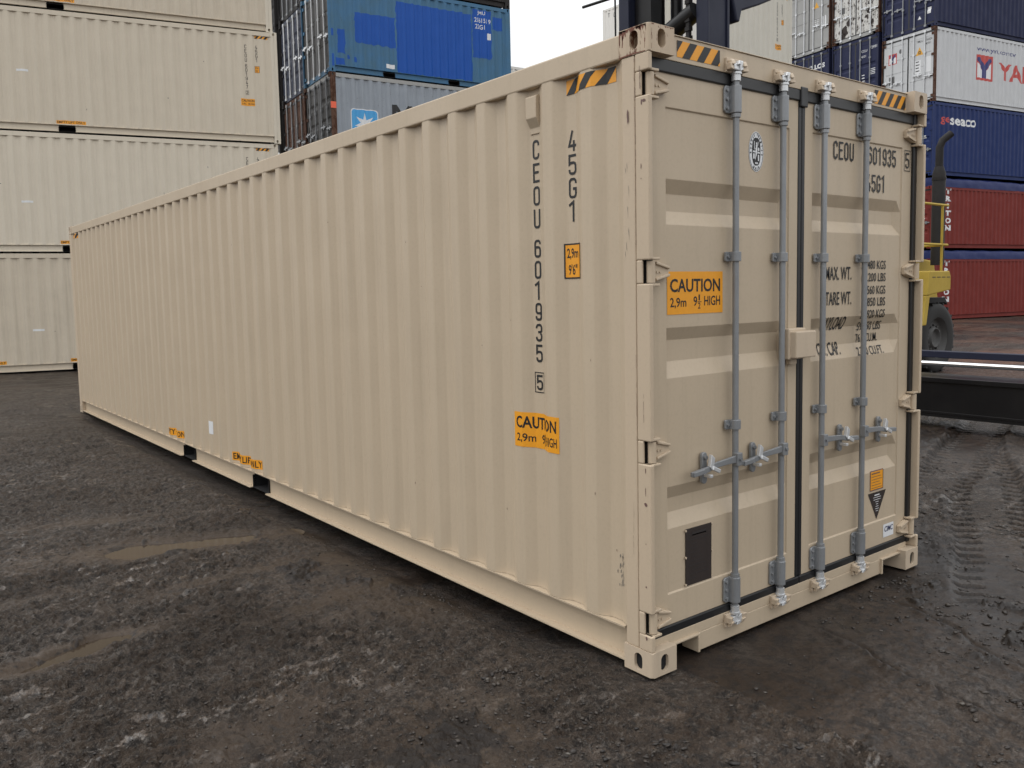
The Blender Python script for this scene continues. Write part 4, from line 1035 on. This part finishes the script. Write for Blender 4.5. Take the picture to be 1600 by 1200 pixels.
# ================================================================= ground, one displaced sheet
def hash2(ix, iy, s):
    h = (ix.astype(np.int64)*374761393+iy.astype(np.int64)*668265263+s*1442695041) & 0xffffffff
    h = ((h ^ (h >> 13))*1274126177) & 0xffffffff
    return ((h ^ (h >> 16)) & 0xffff)/65535.
def vnoise(x, y, s):
    ix = np.floor(x); iy = np.floor(y); fx = x-ix; fy = y-iy
    fx = fx*fx*fx*(fx*(fx*6-15)+10); fy = fy*fy*fy*(fy*(fy*6-15)+10)
    a = hash2(ix, iy, s); b = hash2(ix+1, iy, s); c = hash2(ix, iy+1, s); d = hash2(ix+1, iy+1, s)
    return (a+(b-a)*fx)*(1-fy)+(c+(d-c)*fx)*fy-.5
def fbm(x, y, s, octv, gain=.5):
    t = 0; a = 1
    for k in range(octv): t = t+a*vnoise(x*2**k+k*17.3, y*2**k-k*9.1, s+k); a *= gain
    return t
def ridged(x, y, s, octv):
    t = 0; a = 1
    for k in range(octv): t = t+a*(.5-np.abs(vnoise(x*2**k+k*5.3, y*2**k+k*3.7, s+k))*2); a *= .55
    return t
def sstep(a, b, x): t = np.clip((x-a)/(b-a), 0, 1); return t*t*(3-2*t)
head = yaw
na = 900
fine = np.linspace(-R(38), R(38), na); rest = np.linspace(R(38), 2*math.pi-R(38), 70)[1:-1]
ang = np.concatenate([fine, rest])+head
rad = np.concatenate([[.02, .4, .9, 1.5, 2.0], np.exp(np.linspace(math.log(2.4), math.log(12), 560)), np.exp(np.linspace(math.log(12), math.log(70), 300))[1:], [85, 110, 160, 260, 500, 1200, 3000]])
A, RR = np.meshgrid(ang, rad, indexing='xy')
GX = CPOS.x+RR*np.sin(A); GY = CPOS.y+RR*np.cos(A)
PUD = [(-.90, 3.60, .62, .22, -14, .042), (-1.98, 2.09, .30, .10, 12, .036), (3.9, 22, 3, .8, -10, .03)]
DAMP = [(-.85, 3.55, 1.25, .30, -14, 0), (-1.85, 2.12, .75, .13, 10, 0), (-1.0, 2.72, .75, .13, 8, 0), (-.62, 1.92, .5, .12, 10, 0), (-1.55, .74, .5, .2, 20, 0), (18.5, 6.0, 2.4, 1.1, 20, 0), (-1.3, 4.75, .9, .13, -16, 0), (-.35, 1.5, .35, .5, 60, 0), (-1.0, .1, .6, .4, 40, 0), (-.3, 2.6, .3, .25, 0, 0), (-2.1, 3.1, .5, .12, 12, 0)]
def hollow(x, y, cx, cy, a, b, an):
    c_, s_ = math.cos(R(an)), math.sin(R(an)); u = ((x-cx)*c_+(y-cy)*s_)/a; v = (-(x-cx)*s_+(y-cy)*c_)/b
    return np.sqrt(u*u+v*v)+.55*fbm(x*2.2, y*2.2, 95, 4)
def wetmask(x, y):
    wet = np.zeros_like(x)
    for q_ in PUD: wet = np.maximum(wet, 1-sstep(.7, 1.9, hollow(x, y, *q_[:5])))
    for q_ in DAMP: wet = np.maximum(wet, .62*(1-sstep(.25, 1.45, hollow(x, y, *q_[:5])+.55*fbm(x*7, y*7, 97, 4))))
    return wet
def claymask(x, y): return np.maximum(1-sstep(.5, 1.3, hollow(x, y, 18.3, 6.0, 2.6, .9, 15)), .45*sstep(7.5, 11, x)*sstep(-.1, .25, fbm(x*.5, y*.5, 151, 4)))
def ground_h(x, y):
    wx = x+.25*fbm(x*.7, y*.7, 40, 2); wy = y+.25*fbm(x*.7+9, y*.7, 44, 2)
    h = .030*fbm(x*.55, y*.55, 1, 3)
    # left area is churned and rough; right front is smeared smooth mud
    rough = sstep(-.9, .6, fbm(x*.45, y*.45, 7, 3)*1.6+np.where(x < .2, .55, -.35)+.25*sstep(4, 9, x))
    fine_ = fbm(wx*6, wy*6, 11, 5, .58)
    # ruts run roughly along (.9,-.35) left of the container
    ca, sa = math.cos(R(-22)), math.sin(R(-22)); q = -wx*sa+wy*ca; p = wx*ca+wy*sa
    rut = np.sin(q*7.5+1.2*fbm(p*.8, q*.8, 21, 2))
    h = h+np.where(x < .5, 1, .2)*(.006*rut)
    clod = np.clip(fbm(wx*9, wy*9, 31, 4, .6)-.12, 0, 1)
    for_ = 1; gr_ = fbm(x*30, y*30, 131, 3, .65); lump = np.clip(ridged(wx*13, wy*13, 133, 3)-.1, -.3, 1)
    wet = wetmask(x, y); rough = rough*(1-.9*wet)
    h = h+rough*(.020*fine_+.026*clod+.024*gr_+.012*lump) + (1-rough)*(.005*fine_+.002*gr_)
    streak = ridged(p*2.2, q*8, 52, 4); h = h+rough*.004*np.clip(streak, -.5, 1)
    # torn clods scattered on the smooth mud
    cl2 = np.clip(fbm(wx*4.2, wy*4.2, 61, 6, .68)-.20, 0, 1); tear = sstep(.01, .07, cl2)*sstep(-.22, .10, fbm(x*1.1, y*1.1, 141, 3)); clodm = np.maximum((1-rough)*tear, .0); h = h+(1-rough)*tear*(.016+.030*fbm(wx*22, wy*22, 143, 3, .6))
    # crawled edge running from the container towards the lower right
    def seg(ax, ay, bx, by):
        dx, dy = bx-ax, by-ay; L2 = dx*dx+dy*dy; t = np.clip(((x-ax)*dx+(y-ay)*dy)/L2, -.05, 1.05)
        d = (x-ax-t*dx)*dy-(y-ay-t*dy)*dx; return d/math.sqrt(L2), ((x-ax)*dx+(y-ay)*dy)/math.sqrt(L2), math.sqrt(L2)
    for ax, ay, bx, by, amp in ((1.12, .10, .72, -1.45, .030), (1.75, -.1, 1.2, -1.5, .022), (2.3, .0, 2.2, -1.6, .018)):
        d, l, LL = seg(ax, ay, bx, by); d = d+.10*fbm(l*2.5, d*2, 81, 3)
        on_ = sstep(-.1, .15, l)*(1-sstep(LL, LL+.5, l)); h = h+on_*amp*(.7*np.exp(-(d/.03)**2)*(.5+fbm(x*12, y*12, 91, 3))-.6*np.exp(-((d+.03)/.016)**2)); clodm = np.maximum(clodm, on_*np.exp(-((d+.02)/.022)**2)*(.75+fbm(x*9, y*9, 92, 3)))
    # tyre tracks with lug prints on the right
    for ax, ay, bx, by, wd in ((2.2, -.62, 7.6, 1.9, .50), (2.9, -1.3, 8.4, .75, .50), (4.4, .9, 8.5, 2.1, .45), (-3.5, 8.0, -.8, 17, .45), (-5.4, 8.6, -2.6, 17.5, .45)):
        d, l, LL = seg(ax, ay, bx, by); d = d+.05*fbm(l*.9, l*0, 83, 2)
        on_ = sstep(-.3, .3, l)*(1-sstep(LL-.5, LL+.8, l)); e = np.abs(d)
        bed = 1-sstep(wd*.48, wd*.62, e); mid = 1-sstep(.09, .13, e)
        lug = (np.mod(l+.5*e+.03*fbm(x*5, y*5, 86, 2), .16) < .055+.03*fbm(x*7, y*7, 88, 2))*sstep(.10, .15, e)*(1-sstep(.26, .30, e))
        h = h*(1-on_*bed*.85)+on_*(-.028*bed-.030*lug*(.6+.8*vnoise(l*3, d*3, 85)+.4)+.022*np.exp(-((e-wd*.66)/.07)**2)*(.6+1.2*fbm(x*8, y*8, 87, 3))); clodm = np.maximum(clodm*(1-on_*bed), on_*np.maximum(lug*.95, .55*np.exp(-((e-wd*.62)/.05)**2)*sstep(-.1, .3, fbm(x*10, y*10, 89, 3))))
    # standing water hollows
    for cx, cy, a, b, an, dp in PUD:
        mk_ = 1-sstep(.55, 1.15, hollow(x, y, cx, cy, a, b, an)); h = h*(1-.6*mk_)-dp*mk_
    # firm flat bed under the containers, truck wheels and stacks, slight rise to the right block
    d = np.maximum(np.maximum(-x, x-2.44), np.maximum(-y, y-12.2)); k = 1-sstep(.0, .45, d); cd = np.minimum(np.abs(y-.1), np.abs(y-12.1)); cs = 1-sstep(.25, .7, cd); h = h*(1-.85*k)+k*(-.012*cs-.085*(1-cs)*(1-sstep(-.1, .38, d))-.012*(1-cs))
    d = np.sqrt((x-13.8)**2+(y-5.65)**2); k = 1-sstep(.6, 1.6, d); h = h*(1-k)-.005*k
    far = sstep(9, 22, np.sqrt((x-CPOS.x)**2+(y-CPOS.y)**2)); h = h*(1-.55*far)
    h = h+.20*sstep(22, 33, x+.3*y-2)
    return h-.004, wet, rough, clodm
GH, WET, RGH, CLD = ground_h(GX, GY)
nr, nc = GX.shape
co = np.stack([GX, GY, GH], -1).reshape(-1, 3).astype(np.float32)
i, j = np.meshgrid(np.arange(nr-1), np.arange(nc), indexing='ij')
q = np.stack([i*nc+j, i*nc+(j+1) % nc, (i+1)*nc+(j+1) % nc, (i+1)*nc+j], -1).reshape(-1, 4).astype(np.int32)
gm = bpy.data.meshes.new('ground'); gm.vertices.add(len(co)); gm.vertices.foreach_set('co', co.ravel())
gm.loops.add(q.size); gm.loops.foreach_set('vertex_index', q[:, ::-1].ravel().copy()); gm.polygons.add(len(q)); gm.polygons.foreach_set('loop_start', np.arange(len(q), dtype=np.int32)*4)
gm.polygons.foreach_set('use_smooth', np.ones(len(q), bool)); gm.update(); gm.validate()
for nm, arr in (('wet', WET), ('rough', RGH), ('clod', np.clip(CLD, 0, 1)), ('clay', claymask(GX, GY))):
    at = gm.attributes.new(nm, 'FLOAT', 'POINT'); at.data.foreach_set('value', arr.ravel().astype(np.float32))
mt, nt, b = new_mat('mud')
g = nt.nodes.new('ShaderNodeNewGeometry'); pos = g.outputs['Position']
aw = nt.nodes.new('ShaderNodeAttribute'); aw.attribute_name = 'wet'; ar = nt.nodes.new('ShaderNodeAttribute'); ar.attribute_name = 'rough'
n1 = noise_tex(nt, pos, .9, 6, .62, .3); n2 = noise_tex(nt, pos, 17, 6, .68); n3 = noise_tex(nt, pos, 75, 4, .7); n4 = noise_tex(nt, pos, 2.6, 6, .62, .6)
n5 = noise_tex(nt, mapping(nt, pos, (1, 1, .3)), 38, 5, .7, .5)
ac = nt.nodes.new('ShaderNodeAttribute'); ac.attribute_name = 'clod'
nf = noise_tex(nt, pos, 150, 4, .75)
lo = mix(nt, ramp(nt, n1, [(.36, (0,0,0)), (.66, (1,1,1))]), (.0235, .0160, .0115), (.034, .0225, .0155))
hi = mix(nt, ramp(nt, n1, [(.36, (0,0,0)), (.66, (1,1,1))]), (.062, .0455, .0345), (.078, .054, .037))
c = mix(nt, ar.outputs['Fac'], lo, hi)
c = mix(nt, ramp(nt, n4, [(.50, (0,0,0)), (.66, (.45,)*3)]), c, (.052, .045, .040))
c = mix(nt, ramp(nt, n2, [(.40, (.9,)*3), (.54, (0,0,0))]), c, (.013, .0105, .0095))  # crevice shade put into the colour where the bump noise is low
gm_ = nt.nodes.new('ShaderNodeMath'); gm_.operation = 'MULTIPLY'; nt.links.new(ramp(nt, n5, [(.53, (0,0,0)), (.64, (.9,)*3)]), gm_.inputs[0]); nt.links.new(ar.outputs['Fac'], gm_.inputs[1])
c = mix(nt, gm_.outputs[0], c, (.145, .128, .112))
gm2 = nt.nodes.new('ShaderNodeMath'); gm2.operation = 'MULTIPLY_ADD'; nt.links.new(ar.outputs['Fac'], gm2.inputs[0]); gm2.inputs[1].default_value = .75; gm2.inputs[2].default_value = .25
gk = nt.nodes.new('ShaderNodeMath'); gk.operation = 'MULTIPLY'; nt.links.new(ramp(nt, nf, [(.54, (0,0,0)), (.68, (.8,)*3)]), gk.inputs[0]); nt.links.new(gm2.outputs[0], gk.inputs[1])
c = mix(nt, gk.outputs[0], c, (.19, .165, .14))
gd_ = nt.nodes.new('ShaderNodeMath'); gd_.operation = 'MULTIPLY'; nt.links.new(ramp(nt, nf, [(.34, (.9,)*3), (.46, (0,0,0))]), gd_.inputs[0]); nt.links.new(gm2.outputs[0], gd_.inputs[1])
c = mix(nt, gd_.outputs[0], c, (.010, .009, .0085))  # shade of the finest pits, also painted as colour
c = mix(nt, ramp(nt, aw.outputs['Fac'], [(.12, (0,0,0)), (.8, (.80,)*3)]), c, (.056, .039, .026))
c = mix(nt, ramp(nt, ac.outputs['Fac'], [(.15, (0,0,0)), (.6, (.85,)*3)]), c, (.016, .0125, .011))  # darker fresh mud, with shade of tears, cracks and lug prints painted in
rot_ = nt.nodes.new('ShaderNodeMapping'); rot_.inputs['Rotation'].default_value = (0, 0, R(14)); rot_.inputs['Scale'].default_value = (.6, 1.7, 1); nt.links.new(pos, rot_.inputs[0])
acl = nt.nodes.new('ShaderNodeAttribute'); acl.attribute_name = 'clay'
c = mix(nt, acl.outputs['Fac'], c, (.125, .058, .034))
n7 = noise_tex(nt, mapping(nt, pos, (1, 1, .3)), 7.5, 9, .72, .6); iv = nt.nodes.new('ShaderNodeMath'); iv.operation = 'SUBTRACT'; iv.inputs[0].default_value = 1.05; nt.links.new(ar.outputs['Fac'], iv.inputs[1]); iv.use_clamp = True
n8 = noise_tex(nt, rot_.outputs[0], 1.15, 7, .66, .8); wetp = ramp(nt, n8, [(.47, (0,0,0)), (.58, (1,1,1))])
wk = nt.nodes.new('ShaderNodeMath'); wk.operation = 'MULTIPLY'; nt.links.new(wetp, wk.inputs[0]); wk.inputs[1].default_value = .8
c = mix(nt, wk.outputs[0], c, mix(nt, 1.0, c, (.60, .55, .50), 'MULTIPLY'))
tk = nt.nodes.new('ShaderNodeMath'); tk.operation = 'MULTIPLY'; nt.links.new(ramp(nt, n7, [(.555, (0,0,0)), (.60, (.9,)*3)]), tk.inputs[0]); nt.links.new(iv.outputs[0], tk.inputs[1])
c = mix(nt, tk.outputs[0], c, (.015, .012, .0105))
nt.links.new(c, b.inputs['Base Color'])
# thin films of water lying between the clods
rot = nt.nodes.new('ShaderNodeMapping'); rot.inputs['Rotation'].default_value = (0, 0, R(-12)); rot.inputs['Scale'].default_value = (1, 3.2, 1); nt.links.new(pos, rot.inputs[0])
nw = noise_tex(nt, rot.outputs[0], 3.4, 8, .68, .3); nw2 = noise_tex(nt, pos, .8, 3, .5)
fm_ = nt.nodes.new('ShaderNodeMath'); fm_.operation = 'MULTIPLY'; nt.links.new(ramp(nt, nw, [(.555, (0,0,0)), (.60, (1,1,1))]), fm_.inputs[0]); nt.links.new(ramp(nt, nw2, [(.42, (0,0,0)), (.56, (1,1,1))]), fm_.inputs[1])
film = nt.nodes.new('ShaderNodeMath'); film.operation = 'MULTIPLY'; nt.links.new(fm_.outputs[0], film.inputs[0]); nt.links.new(gm2.outputs[0], film.inputs[1])
rr_ = ramp(nt, n4, [(.40, (.58,)*3), (.60, (.36,)*3)])
rr_ = mix(nt, ramp(nt, n5, [(.4, (.6,)*3), (.6, (0,0,0))]), rr_, (.8, .8, .8)); sp_ = nt.nodes.new('ShaderNodeMapRange'); sp_.inputs[3].default_value = .26; sp_.inputs[4].default_value = .44; nt.links.new(film.outputs[0], sp_.inputs[0]); nt.links.new(sp_.outputs[0], b.inputs['Specular IOR Level'])
rr_ = mix(nt, wk.outputs[0], rr_, (.36, .36, .36))
rr_ = mix(nt, film.outputs[0], rr_, (.18, .18, .18)); nt.links.new(rr_, b.inputs['Roughness']); b.inputs['Specular IOR Level'].default_value = .26
h1 = nt.nodes.new('ShaderNodeMath'); h1.operation = 'MULTIPLY_ADD'; nt.links.new(nf, h1.inputs[0]); h1.inputs[1].default_value = .40; nt.links.new(n2, h1.inputs[2])
h2 = nt.nodes.new('ShaderNodeMath'); h2.operation = 'MULTIPLY_ADD'; nt.links.new(n5, h2.inputs[0]); h2.inputs[1].default_value = .6; nt.links.new(h1.outputs[0], h2.inputs[2])
rs_ = nt.nodes.new('ShaderNodeMapRange'); rs_.inputs[3].default_value = .16; rs_.inputs[4].default_value = 1.0; nt.links.new(ar.outputs['Fac'], rs_.inputs[0])
bp = nt.nodes.new('ShaderNodeBump'); fs_ = nt.nodes.new('ShaderNodeMath'); fs_.operation = 'MULTIPLY_ADD'; nt.links.new(film.outputs[0], fs_.inputs[0]); fs_.inputs[1].default_value = -.85; fs_.inputs[2].default_value = 1
fb_ = nt.nodes.new('ShaderNodeMath'); fb_.operation = 'MULTIPLY'; nt.links.new(fs_.outputs[0], fb_.inputs[0]); nt.links.new(rs_.outputs[0], fb_.inputs[1]); nt.links.new(fb_.outputs[0], bp.inputs['Strength']); bp.inputs['Distance'].default_value = .05; nt.links.new(h2.outputs[0], bp.inputs['Height']); nt.links.new(bp.outputs[0], b.inputs['Normal'])
gm.materials.append(mt); go = bpy.data.objects.new('ground', gm); COL.objects.link(go); go['kind'] = 'structure'
# standing water
mt, nt, b = new_mat('muddy_water')
g = nt.nodes.new('ShaderNodeNewGeometry'); n = noise_tex(nt, g.outputs['Position'], 2, 3)
nt.links.new(ramp(nt, n, [(.3, (.034, .023, .014)), (.7, (.044, .030, .018))]), b.inputs['Base Color']); b.inputs['Roughness'].default_value = .07; b.inputs['Specular IOR Level'].default_value = .35
for cx, cy, a, b_, an, dp in PUD:
    me = MB().add([(1.25*a*math.cos(2*math.pi*k/32), 1.3*b_*math.sin(2*math.pi*k/32), 0) for k in range(32)], [list(range(32))]).mesh('puddle', fix=False)
    o = obj('puddle_water', me, 'muddy_water', None, (cx, cy, -.020 if cx < 10 else .06), R(an)); o['kind'] = 'structure'

# ================================================================= crumbs of mud and small stones lying on the sheet
rc_ = np.random.default_rng(8)
def crumbs(n, gen, smin, smax):
    pts = gen(n); x = pts[:, 0]; y = pts[:, 1]
    h, wet, rg_, cl_ = ground_h(x, y); keep = ((wet < .55) | (rc_.random(len(x)) < .2)) & ~((x > -.03) & (x < 2.47) & (y > -.02) & (y < 12.2))
    x, y, h = x[keep], y[keep], h[keep]; sz = smin+(smax-smin)*rc_.random(len(x))**3.5
    return x, y, h, sz
def polar(r0, r1, a0, a1, pw=1.0):
    def g(n):
        r = r0*(r1/r0)**(rc_.random(n)**pw); a = head+R(a0)+R(a1-a0)*rc_.random(n)
        return np.stack([CPOS.x+r*np.sin(a), CPOS.y+r*np.cos(a)], -1)
    return g
def clumped(n):
    g = polar(2.6, 11, -8, 38)(n*6); m_ = fbm(g[:, 0]*1.3, g[:, 1]*1.3, 141, 3)+.6*fbm(g[:, 0]*4, g[:, 1]*4, 61, 3); return g[m_ > .16][:n]
def torn(n):
    out = []; r_ = np.random.default_rng(21)
    while len(out) < n:
        p_ = polar(2.7, 9.5, -6, 38, .8)(1)[0]; a_ = r_.random()*6.283; L_ = int(6+r_.random()*16)
        if fbm(p_[:1]*.9, p_[1:]*.9, 141, 2)[0] < -.12: continue
        for k in range(L_):
            a_ += (r_.random()-.5)*.9; p_ = p_+.016*np.array([math.cos(a_), math.sin(a_)]); out.append(p_+r_.normal(0, .006, 2))
    return np.array(out[:n])
sets = [crumbs(3800, torn, .004, .017), crumbs(14000, polar(2.6, 12, -37, 6), .0025, .0095), crumbs(3600, clumped, .003, .013), crumbs(700, polar(2.6, 14, 2, 38), .003, .009)]
base = np.array([(0, 0, 1), (.9, 0, .35), (.28, .85, .4), (-.72, .53, .3), (-.72, -.53, .42), (.28, -.85, .3), (.5, .4, -.5), (-.5, .4, -.5), (0, -.7, -.5)])
bf = [(0, 1, 2), (0, 2, 3), (0, 3, 4), (0, 4, 5), (0, 5, 1), (1, 6, 2), (2, 6, 7), (2, 7, 3), (3, 7, 4), (4, 7, 8), (4, 8, 5), (5, 8, 6), (5, 6, 1), (6, 8, 7)]
X = np.concatenate([q_[0] for q_ in sets]); Y = np.concatenate([q_[1] for q_ in sets]); Hh = np.concatenate([q_[2] for q_ in sets]); Z = np.concatenate([q_[3] for q_ in sets])
N = len(X); V = base[None]*(.65+.7*rc_.random((N, 9, 3))); V *= Z[:, None, None]; V[..., 0] *= (1+.9*rc_.random((N, 1))); V[..., 2] *= (.30+.4*rc_.random((N, 1)))
th = rc_.random(N)*6.283; c_, s_ = np.cos(th)[:, None], np.sin(th)[:, None]
VX = V[..., 0]*c_-V[..., 1]*s_+X[:, None]; VY = V[..., 0]*s_+V[..., 1]*c_+Y[:, None]; VZ = V[..., 2]+Hh[:, None]+.15*Z[:, None]
P_ = np.stack([VX, VY, VZ], -1).reshape(-1, 3); F_ = (np.array(bf)[None]+9*np.arange(N)[:, None, None]).reshape(-1, 3).astype(np.int32)
cm_ = bpy.data.meshes.new('mud_crumbs'); cm_.vertices.add(len(P_)); cm_.vertices.foreach_set('co', P_.astype(np.float32).ravel()); cm_.loops.add(F_.size); cm_.loops.foreach_set('vertex_index', F_.ravel())
cm_.polygons.add(len(F_)); cm_.polygons.foreach_set('loop_start', np.arange(len(F_), dtype=np.int32)*3); cm_.update(); cm_.validate()
mt, nt, b = new_mat('crumb'); g = nt.nodes.new('ShaderNodeNewGeometry')
nt.links.new(ramp(nt, g.outputs['Random Per Island'], [(0, (.014, .011, .0095)), (.6, (.032, .0245, .0195)), (.92, (.050, .040, .032)), (1, (.11, .098, .084))]), b.inputs['Base Color']); b.inputs['Roughness'].default_value = .55
cm_.materials.append(mt); co_ = bpy.data.objects.new('mud_crumbs', cm_); COL.objects.link(co_); co_['kind'] = 'stuff'; co_['label'] = 'small dark crumbs of mud and grit strewn over the wet ground'
